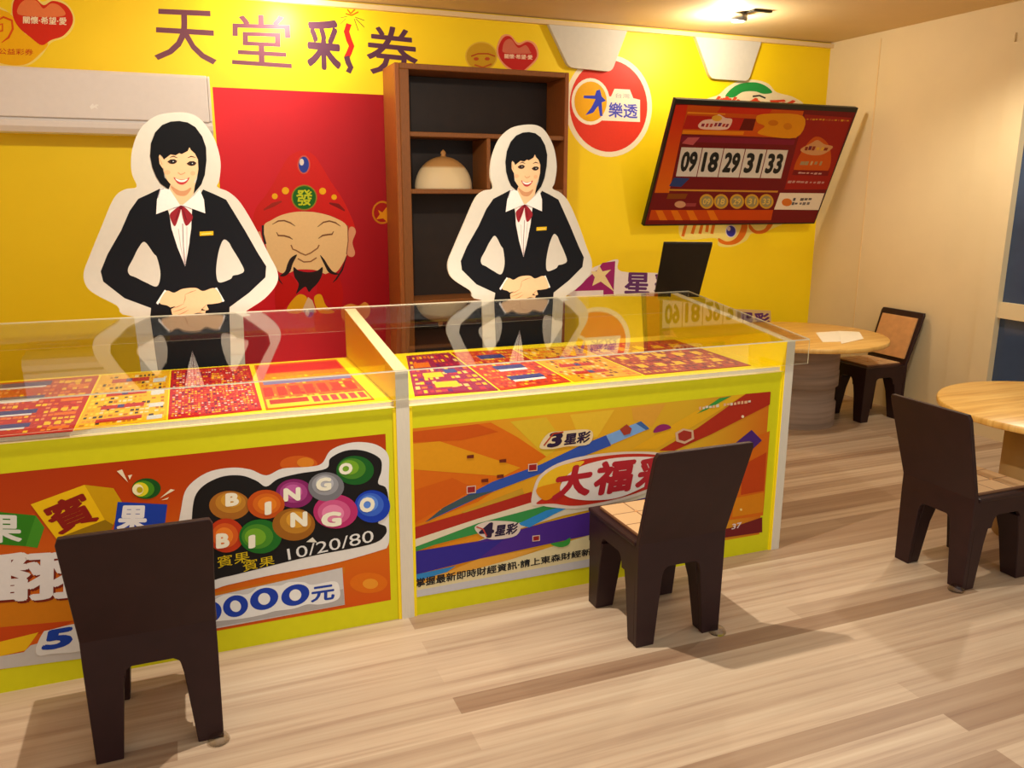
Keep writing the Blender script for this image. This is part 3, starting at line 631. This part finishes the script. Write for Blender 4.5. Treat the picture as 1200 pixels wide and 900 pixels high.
        P.poly([(800, 545), (902, 505), (894, 604), (790, 618)], (210, 104, 14), L=2); P.poly([(870, 545), (898, 530), (895, 575), (868, 580)], (190, 66, 14), L=3); P.poly([(860, 584), (895, 577), (894, 600), (858, 606)], (214, 130, 14), L=3)
        P.poly([(498, 612), (519, 595), (577, 564.5), (634, 544), (680, 522), (710, 510), (716, 522), (680, 536), (628, 557), (567, 580)], (48, 82, 172), L=4); P.poly([(498, 612), (519, 595), (548, 580), (578, 575), (567, 580), (530, 596)], (62, 84, 88), L=5)
        P.poly([(710, 510), (751, 493.5), (761, 502), (716, 521)], (122, 166, 220), L=4); P.poly([(745, 496), (751, 493.5), (761, 502), (757, 504)], (60, 100, 160), L=5)
        P.poly([(540, 600), (612, 572), (614, 578), (548, 602)], (196, 150, 40), L=3)
        P.poly([(485, 618), (547, 600), (623, 576), (625, 588), (559, 608), (485.5, 632)], (172, 44, 28), L=4); P.poly([(485.5, 632), (559, 608), (625, 588), (650, 590), (560, 613), (486, 641)], (222, 210, 180), L=4)
        P.poly([(486, 641), (560, 613), (640, 592), (660, 595), (610, 612), (510, 638), (487, 646)], (54, 140, 70), L=5); P.poly([(606, 614), (640, 598), (676, 590), (650, 602), (620, 618)], (48, 136, 204), L=6)
        P.poly([(650, 590), (770, 570), (790, 576), (660, 604), (560, 634), (600, 615)], (214, 204, 176), L=4)
        P.poly([(487, 646), (560, 634), (640, 612), (690, 600), (760, 582), (800, 574), (800, 596), (690, 627), (560, 655), (487, 673)], (74, 40, 136), L=5); P.poly([(487, 646), (540, 638), (590, 632), (560, 655), (487, 673)], (50, 40, 140), L=6)
        P.poly([(487, 673), (534, 663), (524, 670), (487, 681)], (50, 130, 190), L=6); P.poly([(524, 670), (560, 655), (640, 640), (600, 655), (487, 686), (487, 681)], (222, 160, 60), L=5)
        P.poly([(487, 683), (600, 655), (690, 627), (780, 606), (780, 640), (690, 662), (486, 700)], (222, 208, 160), L=4); P.poly([(486, 692), (690, 655), (780, 638), (780, 645), (690, 664), (486, 700)], (196, 194, 196), L=5)
        P.text('掌握最新即時財經資訊‧請上東森財經新聞', [(487, 678), (704, 640), (704, 648), (487, 688.5)], (30, 30, 34), .025, L=7)
        P.poly([(856, 618.5), (893, 606), (893, 623.5), (760, 643), (760, 634)], (112, 28, 30), L=5); P.text('37', [(858, 614), (869, 611.5), (868, 618), (857, 620.5)], (226, 206, 200), .02, L=6)
        # oval shop badge
        OV = [(622.7, 590.7), (625, 572), (633, 556), (653, 543), (680, 535), (713, 530.5), (740, 529), (770, 530), (798, 536), (806, 548), (796, 560), (767, 573), (740, 583), (707, 591), (673, 596), (644, 594), (634, 592)]
        P.poly(OV, (222, 206, 190), True, L=8)
        P.poly([(628, 590), (640, 580), (633, 572), (636, 560), (655, 547), (682, 538.5), (713, 533.5), (742, 531.5), (770, 533), (793, 539), (800, 548), (790, 558), (765, 570), (738, 580), (706, 588), (673, 592.5), (648, 590)], (190, 48, 32), True, L=9)
        P.poly([(629, 571), (636, 558), (655, 546), (684, 540), (672, 552), (656, 566), (655, 576), (640, 586), (630, 580)], (236, 190, 40), True, L=10); P.poly([(629, 572), (645, 567), (657, 566), (655, 576), (640, 586), (630, 580)], (224, 138, 20), True, L=11)
        P.poly([(656, 570), (664, 557), (682, 545.5), (713, 537.5), (742, 535), (770, 536), (790, 542), (792, 550), (765, 565), (727, 582), (695, 586), (671, 584), (659, 578)], (232, 224, 216), True, L=12)
        RD = (176, 38, 48)
        P.text('大', [(653, 548), (697, 541), (690, 580), (645, 587)], RD, .05, L=13); P.text('福', [(700, 541), (746, 536), (738, 575), (692, 582)], RD, .045); P.text('彩', [(750, 536), (796, 531), (788, 568), (742, 575)], RD, .045)
        # small logos, dice and dots
        INK = (44, 30, 60)
        P.poly([(632, 524), (642, 508), (660, 505), (692, 504), (690, 520), (664, 523), (646, 526)], (226, 206, 160), True, L=8); P.text('3', [(644, 507), (661, 505), (657, 523), (640, 525)], INK, .06, L=9); P.stroke([(637, 522), (648, 508), (660, 506)], 1.6, (176, 60, 30), L=10)
        P.text('星彩', [(662, 508), (693, 504.5), (690, 518), (660, 522)], INK, .04, L=9)
        P.poly([(556, 618), (566, 612), (580, 610), (608, 613), (605, 627), (580, 632), (564, 628)], (216, 200, 186), True, L=8); P.text('4', [(562, 614), (580, 611), (578, 630), (560, 630)], INK, .06, L=9); P.text('星彩', [(581, 615), (608, 612), (605, 625), (579, 629)], INK, .04, L=9); P.stroke([(558, 617), (566, 620), (570, 628)], 1.6, (190, 70, 60), L=10)
        for x, y, s in ((624, 548, 4.4), (552, 574, 4.4), (700, 631, 0), (628, 631, 3.4)):
            if s: P.poly([(x - s - 1, y - s), (x + s + 1, y - s - 1), (x + s + 1, y + s - 1), (x - s - 1, y + s)], (222, 190, 170), L=9); P.poly([(x - s, y - s + 1), (x + s, y - s), (x + s, y + s - 2), (x - s, y + s - 1)], (150, 34, 36), L=10)
        for x, y in ((551, 535), (589, 540), (568, 563), (586, 558)): P.poly([(x - 4, y - 1.5), (x + 4, y - 2.5), (x + 4, y + 1.5), (x - 4, y + 2)], (110, 40, 20), L=9)
        P.poly([(726, 503), (734, 497), (740, 502), (738, 508), (731, 510)], (160, 60, 44), L=9); P.poly([(791, 507), (800, 502), (812, 504), (813, 514), (802, 520), (792, 517)], (214, 176, 140), L=9); P.poly([(794, 508), (801, 504), (810, 506), (810, 513), (802, 517), (795, 515)], (160, 48, 34), L=10)
        P.poly([(766, 507), (769, 500), (776, 497), (783, 498), (785, 502)], (140, 36, 100), True, L=8); P.poly([(645, 637), (660, 634), (668, 630), (666, 638), (656, 641)], (60, 150, 60), True, L=8)
        P.poly([(874, 461.5), (903, 459), (902, 474), (833, 509), (790, 528), (772, 528), (818, 501)], (172, 44, 22), L=4); P.poly([(856, 464), (874, 461.5), (823, 493), (769, 526), (741, 526), (813, 483)], (226, 172, 24), L=3); P.poly([(843, 466.5), (857, 464), (828, 480), (816, 485)], (60, 150, 60), L=5)
        P.poly([(880.6, 503.7), (892.6, 516), (882, 526), (858, 522)], (74, 36, 110), L=5); P.rows((818, 476), (884, 467), (884, 472), (818, 481), 1, 16, [(220, 206, 180), (226, 176, 130)], 12, .95, L=8)
        P.ell(870, 488, 1.6, 1.6, (246, 220, 180), L=8); P.ell(868, 597, 1.4, 1.4, (246, 210, 120), L=8)
        P.build('poster', fp, (0, 0, 0))

# ------------------------------------------------------------------ scratch ticket sheets lying on the counter shelves
SZ = .8765
def sheet(px, base, cols, nr, nc, seed, label, pics=()):
    P = Print((0, 0, SZ + .002), (1, 0, 0), (0, 1, 0)); q = [V(P.at(x)) for x in px]; c = sum(q, V((0, 0))) / 4
    bm = new_bm(); prism(bm, [tuple(x) for x in q], lambda a, b, d: (a - c.x, b - c.y, d), 0, .002)
    t = thing('ticket_sheet', label, 'ticket sheet', (c.x, c.y, SZ), 0, 'scratch ticket sheets'); obj('card', bm, ink(base), t)
    P.o = V((0, 0, SZ + .002))
    TL, TR, BR, BL = (V(x) for x in px); f = lambda u, v: tuple((TL * (1 - u) + TR * u) * (1 - v) + (BL * (1 - u) + BR * u) * v)
    P.rows(f(.03, .03), f(.97, .03), f(.97, .97), f(.03, .97), nr, nc, cols, seed, .8, L=1)
    for u0, v0, u1, v1, col in pics: P.poly([f(u0, v0), f(u1, v0), f(u1, v1), f(u0, v1)], col, L=2)
    m = P.build('print', t, (c.x, c.y, SZ))
RD1, RD2, GD, BLU, CRM, OR2 = (186, 34, 36), (150, 24, 40), (240, 186, 30), (58, 58, 120), (230, 206, 170), (226, 110, 30)
def stripesheet(n, a, b, seed):
    r = random.Random(seed); out = []
    for i in range(n):
        v = (i + .12) / n
        out.append((a, v, b, v + .30 / n, BLU)); out.append((a + .02, v + .30 / n, b - .03, v + .42 / n, (220, 214, 214)))
        for k in range(3): out.append((.76 + k * .075, v + .02, .81 + k * .075, v + .28 / n, GD))
        out.append((.80, v + .42 / n, .96, v + .62 / n, OR2))
    return out
sheet([(-40, 452), (116, 440), (85, 505), (-80, 519)], RD1, [OR2, GD, (206, 60, 50), (226, 130, 80)], 14, 22, 1, 'red scratch ticket sheet nearest the left edge of the counter', stripesheet(4, .12, .66, 1))
sheet([(119, 440), (199, 434), (195, 491), (87, 504)], (236, 176, 18), [(226, 150, 20), (246, 206, 60), (190, 110, 20), (60, 50, 50), (230, 210, 160)], 14, 16, 2, 'yellow scratch ticket sheet, second from the left on the counter', [(.2, .1 + i * .25, .72, .17 + i * .25, RD1) for i in range(4)] + [(.4, .1 + i * .25, .48, .16 + i * .25, BLU) for i in range(4)] + [(.78, .14 + i * .25, .95, .22 + i * .25, (206, 206, 200)) for i in range(4)])
sheet([(201, 434), (292, 428), (307, 480), (197, 491)], (192, 28, 34), [GD, (226, 80, 40), (236, 150, 40), (230, 190, 170), (120, 20, 60)], 22, 26, 3, 'red scratch ticket sheet with dense text rows, left of the striped sheet')
sheet([(298, 428), (394, 421), (439, 468), (312, 480)], (226, 96, 22), [RD1, GD, (240, 150, 30), (206, 60, 30)], 12, 16, 4, 'orange scratch ticket sheet beside the counter divider', [(.02, .03, .98, .30, (196, 38, 40)), (.04, .36, .98, .46, (120, 110, 150))] + [(.02 + i * .139, .52, .115 + i * .139, .72, (196, 40, 22)) for i in range(7)] + [(.02, .78, .98, .98, (242, 196, 40)), (.05, .80, .42, .90, (180, 40, 24))] + [(.46 + i * .088, .80, .52 + i * .088, .93, (190, 60, 60)) for i in range(6)])
sheet([(476, 417), (526, 413), (584, 457), (486, 464)], (150, 26, 66), [GD, OR2, (196, 40, 60), (230, 190, 110), (110, 26, 90)], 9, 12, 5, 'purple red scratch ticket sheet just right of the divider', [(.2, .46, .5, .58, GD), (.3, .7, .62, .84, GD), (.55, .4, .75, .5, (60, 70, 130)), (.1, .2, .4, .32, OR2)])
sheet([(529, 413), (600, 409), (669, 447), (587, 457)], (196, 54, 30), [OR2, GD, (170, 40, 40), (226, 130, 60)], 12, 16, 6, 'red orange scratch ticket sheet with two blue banners', [(.3, .42, .75, .52, BLU), (.32, .52, .74, .57, (226, 220, 214)), (.3, .70, .8, .80, BLU), (.32, .8, .78, .85, (226, 220, 214)), (.3, .12, .7, .22, BLU)])
sheet([(603, 409), (672, 405), (752, 439), (673, 447)], (226, 160, 24), [(240, 190, 50), OR2, (120, 60, 40), (230, 206, 140), RD1], 13, 15, 7, 'yellow scratch ticket sheet in the middle of the right bay', [(.2, .3 + i * .22, .7, .38 + i * .22, RD1) for i in range(3)] + [(.42, .3 + i * .22, .5, .37 + i * .22, BLU) for i in range(3)])
sheet([(675, 405), (790, 398), (880, 428), (756, 439)], (170, 52, 34), [(196, 70, 40), (226, 140, 50), GD, (120, 30, 40)], 12, 26, 8, 'dark red scratch ticket sheet at the right end of the counter', [(.1 + (i % 5) * .18, .15 + (i // 5) * .27, .18 + (i % 5) * .18, .25 + (i // 5) * .27, GD) for i in range(15)])

# ------------------------------------------------------------------ clear cover over the counter
t = thing('counter_cover', 'clear acrylic cover sheet lying over the yellow counter', 'cover', (0, 0, 0))
GX0, GX1 = -1.82, 1.875
def clear(name, bm, big):
    """sheet faces see-through, the sawn edges pale"""
    bmesh.ops.recalc_face_normals(bm, faces=list(bm.faces)); bm.normal_update()
    for f in bm.faces: f.material_index = 0 if abs(f.normal.dot(V(big))) > .9 else 1
    obj(name, bm, [M_GLASS, M_EDGE], t)
bm = new_bm(); prism(bm, [(-.006, .9985), (DEP + .012, 1.0 + RISE), (DEP + .012, 1.004 + RISE), (-.006, 1.0025)], lambda a, b, d: (d, a, b), GX0, GX1); clear('top_sheet', bm, (0, 0, 1))
bm = new_bm(); box(bm, GX0, GX1, -.0062, -.0022, .89, .9975); clear('front_lip', bm, (0, 1, 0))
bm = new_bm(); box(bm, GX0, GX1, DEP + .008, DEP + .012, RISE + .89, RISE + .9985); clear('rear_lip', bm, (0, 1, 0))

# ------------------------------------------------------------------ cardboard standees of a saleswoman
SY = 1.045
def standee():
    root = thing('cardboard_standee', 'white edged cardboard standee of a suited saleswoman in front of the red wall poster', 'standee', (-.69, SY, 0), 0, 'saleswoman standees')
    P = Print((-.69, SY, 0), (1, 0, 0), (0, 0, 1))
    foot = 0.0
    edge = [(157, 371), (137, 358), (112, 345), (101, 335), (98, 320), (105, 300), (118, 268), (133, 233), (146, 222), (160, 219), (155, 205), (153.5, 192), (155, 175), (162, 155), (173, 142), (188, 134), (213, 131.5), (230, 136), (243, 149), (253, 167), (258.5, 190), (257, 211), (254.5, 219), (268, 225), (282, 238), (300, 268), (315, 298), (325, 318), (324, 333), (310, 350), (288, 365), (285, 371)]
    pts = [P.at(q) for q in edge]
    sm = catmull(pts, 4)[:-4] + [pts[-1]]
    sm = [p for p in sm if True]
    sm = [(pts[0][0] + .03, foot)] + sm + [(pts[-1][0] - .03, foot)]
    bm = new_bm(); prism(bm, sm, lambda a, b, d: (a, d, b), 0, .014); obj('board', bm, M_WHITE, root)
    NV = (15, 15, 19)
    # jacket with the two gaps between arms and body
    P.poly([(187.5, 221), (175, 227), (162, 233), (152, 247), (142, 270), (126, 298), (118, 318), (121, 330), (146, 349.5), (177, 361), (176, 371), (269, 371), (269, 360), (292, 343), (311, 325), (312, 312), (303, 298), (287, 270), (273, 247), (265, 234), (250, 227), (238, 222), (225, 245), (222, 285), (217, 312), (208, 290), (198, 250)], NV, L=1)
    for gap in ([(169.5, 283.5), (162, 291), (156, 303), (150, 315), (152, 322), (159, 325), (171, 331), (184, 335.5), (188, 321), (184, 302), (180, 297)], [(262, 281), (257, 292), (254, 308), (253.5, 322), (257, 331), (270, 327), (273, 323), (280, 321.5), (286, 317), (280, 304), (272, 291), (268, 284)]): P.poly(gap, M_WHITE, True, L=2)
    # skirt and legs below the counter line
    a0, a1 = P.at((176, 371)), P.at((269, 371)); zb = a0[1]
    P.raw([(a0[0], zb), (a1[0], a1[1]), (a1[0] - .01, .86), (a1[0] - .05, .55), (a1[0] - .06, .05), (a0[0] + .06, .05), (a0[0] + .05, .55), (a0[0] + .01, .86)], NV)
    SKIN, SKD, LI = (240, 198, 150), (206, 150, 106), (246, 240, 232)
    P.poly([(198, 248), (211, 240), (214, 240), (225, 246), (224, 268), (220, 296), (217, 312), (208, 290), (201, 268)], LI, L=3); P.stroke([(214, 262), (215, 290), (217, 311)], 1, (150, 120, 120), L=4); P.stroke([(209, 268), (212, 290), (216, 308)], .7, (190, 176, 172)); P.stroke([(219, 266), (219, 290), (217.5, 308)], .7, (190, 176, 172))
    P.poly([(198, 214), (230, 214), (228, 226), (216, 240), (209, 240), (200, 226)], SKIN, L=3); P.poly([(200, 218), (212, 224), (224, 220), (218, 229), (207, 228)], SKD, True, L=4)
    P.poly([(188, 220), (199, 222), (205, 231), (211.5, 241), (203, 243.5), (183, 251), (184, 234)], LI, L=5); P.poly([(234, 222), (228, 229), (213.5, 240.5), (224, 244), (240.5, 250), (239, 234)], LI); P.stroke([(185, 232), (188, 222), (192, 221)], 1, (176, 168, 176), L=6); P.stroke([(203, 244), (211.5, 241.5), (214, 241), (224, 244.5)], .9, (160, 150, 150))
    WN = (150, 34, 44)
    P.poly([(211, 241.5), (204, 246), (199, 252.5), (204.5, 265), (209, 256), (212, 245)], WN, True, L=7); P.poly([(213, 241.5), (221, 247), (226, 255), (218.5, 264.5), (214, 254)], WN, True); P.ell(212, 243, 2.2, 2.4, (110, 20, 32), L=8); P.stroke([(210, 246), (206, 258)], 1, (104, 18, 30)); P.stroke([(214.5, 246), (218.5, 258)], 1, (104, 18, 30))
    # face
    P.poly([(184, 181), (187, 181), (192, 188), (194, 196), (190, 196.5), (186, 191)], SKIN, True, L=5); P.stroke([(186, 184), (188, 188), (190, 193)], .7, SKD, L=6)
    P.poly([(191, 180), (205, 172), (222, 168), (232, 178), (233, 190), (232, 202), (227, 214), (219, 222.5), (211, 223.5), (203, 219), (196, 211), (192, 200)], SKIN, True, L=6)
    HR = (12, 11, 13)
    P.poly([(197.5, 222), (188, 215), (183, 207), (178.5, 196), (176, 183), (177, 168), (182, 155), (190, 146.5), (200, 142.5), (210, 141.8), (220, 143.5), (229, 149), (237, 160), (241.5, 173), (242, 188), (240, 205), (236, 216), (227, 227), (228.5, 217), (231, 209), (232.5, 198), (232, 187), (228.5, 180), (224, 176), (222, 172.5), (220, 177), (213, 180.5), (210, 179.5), (206, 182), (200, 181), (192, 187), (190, 183), (187, 181), (186, 184), (187, 192), (191, 198), (193, 208), (200, 216)], HR, L=8)
    P.stroke([(199, 184.5), (203, 183), (208, 185)], 1.3, (60, 40, 34), L=9, taper=True); P.stroke([(220, 185), (224, 183.2), (229, 184.5)], 1.3, (60, 40, 34), taper=True)
    for x, y in ((202, 189.6), (224.5, 191.8)):
        P.ell(x, y, 5, 2.5, (70, 44, 36), L=9); P.ell(x + .3, y + .4, 2.5, 2.2, (24, 18, 18), L=10); P.stroke([(x - 5.4, y + .2), (x - 2, y - 2.2), (x + 2.5, y - 2.3), (x + 5.4, y - .4)], 1.2, (30, 22, 22), L=10); P.ell(x + 1, y - .3, .6, .6, (230, 225, 220), L=11)
    P.stroke([(208.5, 202), (211.5, 204.4), (215, 203.6), (217, 202)], .9, SKD, L=9); P.ell(196, 202, 3.6, 2.6, (238, 180, 134), L=7); P.ell(226, 203, 3, 2.6, (238, 180, 134), L=7)
    P.poly([(203.5, 207.6), (207, 209.4), (212.5, 210.5), (218, 209.8), (222, 208), (219.5, 213), (214.5, 216.2), (209.5, 215.4), (206, 212)], (190, 60, 62), True, L=9); P.poly([(205.5, 209.2), (212.5, 211.2), (220, 209.6), (216.5, 212.8), (212, 213.4), (208, 212)], (250, 242, 232), True, L=10)
    P.poly([(234, 271.5), (250, 270.8), (250, 275.6), (234, 276.4)], (228, 184, 30), L=3); P.stroke([(236, 274.4), (248, 273.4)], 1, (250, 224, 120), L=4)
    # clasped hands
    P.poly([(193, 339.6), (197, 341.5), (185, 357), (183, 355)], LI, L=3); P.poly([(251, 338), (254, 336.8), (263, 352.5), (261, 354)], LI)
    H = SKIN
    P.poly([(195, 341), (204, 343), (214, 338.5), (229, 337.3), (238, 341), (252, 337.8), (260.5, 352.5), (250, 356), (242.5, 357), (244.5, 362.5), (241, 364), (240, 367), (232, 366.5), (224, 368.5), (213, 370), (203, 369.3), (201, 365), (200, 361), (196, 358), (187, 354.5)], H, True, L=4)
    for px in ([(200, 361.5), (208, 359.5), (215, 356)], [(203, 365.5), (211, 363), (219, 359.5)], [(208, 369), (215, 366.6), (221, 363)], [(217, 345), (224, 342), (230, 340)], [(234, 366), (238, 361), (242, 357)], [(215, 356), (217, 350), (217, 345)]): P.stroke(px, .9, (190, 132, 92), L=5, taper=True)
    for gap in ([(199, 360.4), (206, 358.6), (200, 362.6)], [(236, 361.5), (241, 363.6), (236, 363.8)]): P.poly(gap, NV, L=6)
    P.build('printed_figure', root, (-.69, SY, 0))
    return root
st = standee()
dup(st, (-.69 + 1.62, SY, 0), 0, 'white edged cardboard standee of a suited saleswoman in front of the brown cabinet', 'saleswoman standees')

# ------------------------------------------------------------------ black monitor
YM = rad(-25.4)
t = thing('monitor', 'black monitor with its back turned standing behind the counter', 'monitor', (2.366, 1.87, 0), YM)
ht, ty = .371, .415; ln = math.hypot(ht, ty)
bm = new_bm(); vs, _ = box(bm, -.147, .147, 0, ln, 0, .02)
upm = V((0, -ty, ht)).normalized(); nb = V((1, 0, 0)).cross(upm) * -1
for v in vs: c = v.co.copy(); v.co = V((0, -.10, .965)) + V((1, 0, 0)) * c.x + upm * c.y + nb * c.z
bevel(bm, .004); obj('display', bm, M_BLACK, t)
bm = new_bm(); box(bm, -.02, .02, -.07, -.05, .02, 1.0); bevel(bm, .003, 1); obj('neck', bm, M_BLACK, t)
bm = new_bm(); lathe(bm, [(0, 0), (.13, 0), (.13, .012), (.03, .025), (0, .025)], 32); obj('base', bm, M_BLACK, t)

# ------------------------------------------------------------------ chairs
def tufted():
    m = bpy.data.materials.new('tan_tufted_cushion'); m.use_nodes = True; nt = m.node_tree; b = nt.nodes['Principled BSDF']; b.inputs['Roughness'].default_value = .55
    tc = nt.nodes.new('ShaderNodeTexCoord'); mp = nt.nodes.new('ShaderNodeMapping'); mp.inputs['Rotation'].default_value = (0, 0, 0); mp.inputs['Location'].default_value = (.0525, .0525, 0)
    nt.links.new(tc.outputs['Object'], mp.inputs['Vector'])
    br = nt.nodes.new('ShaderNodeTexBrick'); br.offset = 0; br.inputs['Scale'].default_value = 1; br.inputs['Brick Width'].default_value = .105; br.inputs['Row Height'].default_value = .105; br.inputs['Mortar Size'].default_value = .0028
    br.inputs['Color1'].default_value = rgb((206, 166, 116)); br.inputs['Color2'].default_value = rgb((212, 174, 124)); br.inputs['Mortar'].default_value = rgb((134, 92, 60))
    nt.links.new(mp.outputs['Vector'], br.inputs['Vector']); nt.links.new(br.outputs['Color'], b.inputs['Base Color'])
    return m
M_TUFT = tufted()
M_TAN = mat('tan_back_cushion', (206, 150, 92), rough=.6, noise=.08, scale=20)
CHG = 'dark brown card chairs'
chair = thing('chair', 'dark brown chair with its back turned before the bingo poster', 'chair', (-.895, -.31, 0), 0, CHG)
# back panel, bending backwards above the seat
bm = new_bm()
def yb(z): return -.20 if z <= .41 else -.20 - (z - .41) * .115 / .37
rowz = [.41, .60, .765, .785]; hw = [.186, .193, .199, .191]
low = [(-.186, .41), (-.186, .33), (-.181, 0), (-.106, 0), (-.082, .27), (-.074, .295), (-.058, .306), (.058, .306), (.074, .295), (.082, .27), (.106, 0), (.181, 0), (.186, .33), (.186, .41)]
F0 = [bm.verts.new((x, -.20, z)) for x, z in low]; K0 = [bm.verts.new((x, -.178, z)) for x, z in low]; n = len(low)
bm.faces.new(F0); bm.faces.new(K0[::-1])
for i in range(n - 1): bm.faces.new([F0[i + 1], F0[i], K0[i], K0[i + 1]])
F = [[F0[0], F0[-1]]] + [[bm.verts.new((sx * h, yb(z), z)) for sx in (-1, 1)] for z, h in zip(rowz[1:], hw[1:])]
K = [[K0[0], K0[-1]]] + [[bm.verts.new((sx * h, yb(z) + .022, z)) for sx in (-1, 1)] for z, h in zip(rowz[1:], hw[1:])]
for i in range(len(rowz) - 1):
    bm.faces.new([F[i][0], F[i][1], F[i + 1][1], F[i + 1][0]]); bm.faces.new([K[i][1], K[i][0], K[i + 1][0], K[i + 1][1]])
    bm.faces.new([F[i][0], F[i + 1][0], K[i + 1][0], K[i][0]]); bm.faces.new([F[i][1], K[i][1], K[i + 1][1], F[i + 1][1]])
bm.faces.new([F[-1][0], F[-1][1], K[-1][1], K[-1][0]])
bmesh.ops.recalc_face_normals(bm, faces=list(bm.faces)); bevel(bm, .002, 1)
bk = obj('backrest', bm, M_LEATHER, chair)
bm = new_bm()
zz = [.45, .745]; q = []
for d in (.022, .036):
    q.append([bm.verts.new((sx * .165, yb(z) + d, z)) for z, sx in ((zz[0], -1), (zz[0], 1), (zz[1], 1), (zz[1], -1))])
bm.faces.new(q[0][::-1]); bm.faces.new(q[1])
for i in range(4): bm.faces.new([q[0][i], q[0][(i + 1) % 4], q[1][(i + 1) % 4], q[1][i]])
bmesh.ops.recalc_face_normals(bm, faces=list(bm.faces)); bevel(bm, .004, 2); obj('back_cushion', bm, M_TAN, bk)
# legs: tapering, wide at the seat
for sx in (-1, 1):
    for yo, sy in ((-.178, 1), (.19, -1)):
        bm = new_bm(); ring = []
        for z, wx, wy in ((0, .078, .068), (.20, .098, .092), (.30, .118, .112)):
            xo = sx * (.183 - (.30 - z) * .01)
            x1, y1 = xo - sx * wx, yo + sy * wy
            if sy > 0: x1 -= sx * -.006; y1 = max(yo + .045, y1 - .022)
            ring.append([bm.verts.new(p + (z,)) for p in ((xo, yo), (x1, yo), (x1, y1), (xo, y1))])
        for a, b in zip(ring, ring[1:]):
            for i in range(4): bm.faces.new([a[i], a[(i + 1) % 4], b[(i + 1) % 4], b[i]])
        bm.faces.new(ring[0]); bm.faces.new(ring[-1][::-1]); bmesh.ops.recalc_face_normals(bm, faces=list(bm.faces)); bevel(bm, .003, 1)
        obj('leg', bm, M_LEATHER, chair)
# apron with rounded inner corners
bm = new_bm()
def arch(a0, a1, z0=.30, r=.03):
    L = [(a0, .395), (a0, .27)]; i0, i1 = a0 + .10, a1 - .10
    L += [(i0, .27)] + [(i0 + r * (1 - math.cos(t)), .27 + (z0 + .025 - .27) * math.sin(t)) for t in (.4, .8, 1.2, 1.57)]
    L += [(i1 - r * (1 - math.cos(t)), .27 + (z0 + .025 - .27) * math.sin(t)) for t in (1.57, 1.2, .8, .4)] + [(i1, .27), (a1, .27), (a1, .395)]
    return L
for sx in (-1, 1):
    prism(bm, arch(-.178, .19), lambda a, b, d: (d, a, b), sx * .184, sx * .166)
prism(bm, arch(-.166, .166), lambda a, b, d: (a, d, b), .19, .172)
obj('apron', bm, M_LEATHER, chair)
bm = new_bm(); box(bm, -.19, .19, -.176, .196, .392, .412); bevel(bm, .008, 2); rim = obj('seat', bm, M_LEATHER, chair)
bm = new_bm(); box(bm, -.158, .158, -.158, .158, .41, .426); bevel(bm, .007, 2); obj('seat_cushion', bm, M_TUFT, rim)
for x in (-.0525, .0525):
    for y in (-.0525, .0525):
        bm = new_bm(); lathe(bm, [(0, .431), (.005, .430), (.008, .427), (.008, .425)], 10, x, y); obj('tuft_button', bm, M_TAN, rim)
bm = new_bm(); lathe(bm, [(0, .001), (.032, .001), (.034, .006), (.026, .020), (.012, .027), (0, .028)], 20, .165, -.215); gb = obj('glue_blob', bm, M_GLUE, chair); gb['label'] = 'clear blob of glue at one chair foot'
chair.scale = (.98, .98, .965)
c2 = dup(chair, (.905, -.325, 0), 0, 'dark brown chair with its back turned before the rainbow poster', CHG)
c3 = dup(chair, (2.435, -.455, 0), rad(-90), 'dark brown chair at the near round table on the right', CHG)
c4 = dup(chair, (4.0, 1.745, 0), rad(90), 'brown chair with a tan back standing against the cream wall', CHG, skip=('glue_blob',))
for c in (c2, c3, c4): c.scale = (1, 1, 1)

# ------------------------------------------------------------------ round tables
TG = 'round pedestal tables'
def table(loc, r, rc, z, m, label, ringed):
    t = thing('round_table', label, 'table', loc, 0, TG)
    bm = new_bm(); lathe(bm, [(0, z - .032), (r - .004, z - .032), (r, z - .027), (r, z - .005), (r - .005, z), (0, z)], 72); obj('tabletop', bm, M_TABLE, t)
    prof = [(0, 0), (rc, 0)]
    if ringed:
        for a, b, k in ((0, .17, 0), (.17, .29, -.012), (.29, .40, .006), (.40, .61, .002)): prof += [(rc + k, a + .004), (rc + k, b - .004)]
        prof += [(rc - .004, .609), (0, .609)]
    else: prof += [(rc, z - .033), (0, z - .033)]
    bm = new_bm(); lathe(bm, prof, 56); obj('pedestal', bm, m, t)
table((3.41, 1.82, 0), .60, .285, .643, M_GREYCOL, 'round pine table with a grey pedestal in the far corner', True)
table((3.127, -.363, 0), .554, .24, .657, M_GOLDCOL, 'round pine table cut by the right edge of the photo', False)
for q, lab in (([(956, 390), (985, 388), (1000, 400), (964, 401)], 'white paper sheet on the far round table, left of two'), ([(982, 388), (1007, 389), (1012, 397), (986, 403)], 'white paper sheet on the far round table, right of two')):
    P = Print((0, 0, .6432 if 'left' in lab else .6452), (1, 0, 0), (0, 1, 0)); pts = [V(P.at(x)) for x in q]; c = sum(pts, V((0, 0))) / 4
    bm = new_bm(); prism(bm, [tuple(x - c) for x in pts], lambda a, b, d: (a, b, d), 0, .0018)
    tag(obj('paper_sheet', bm, M_PAPER, None, (c.x, c.y, P.o.z)), lab, 'paper', 'papers on the far table')
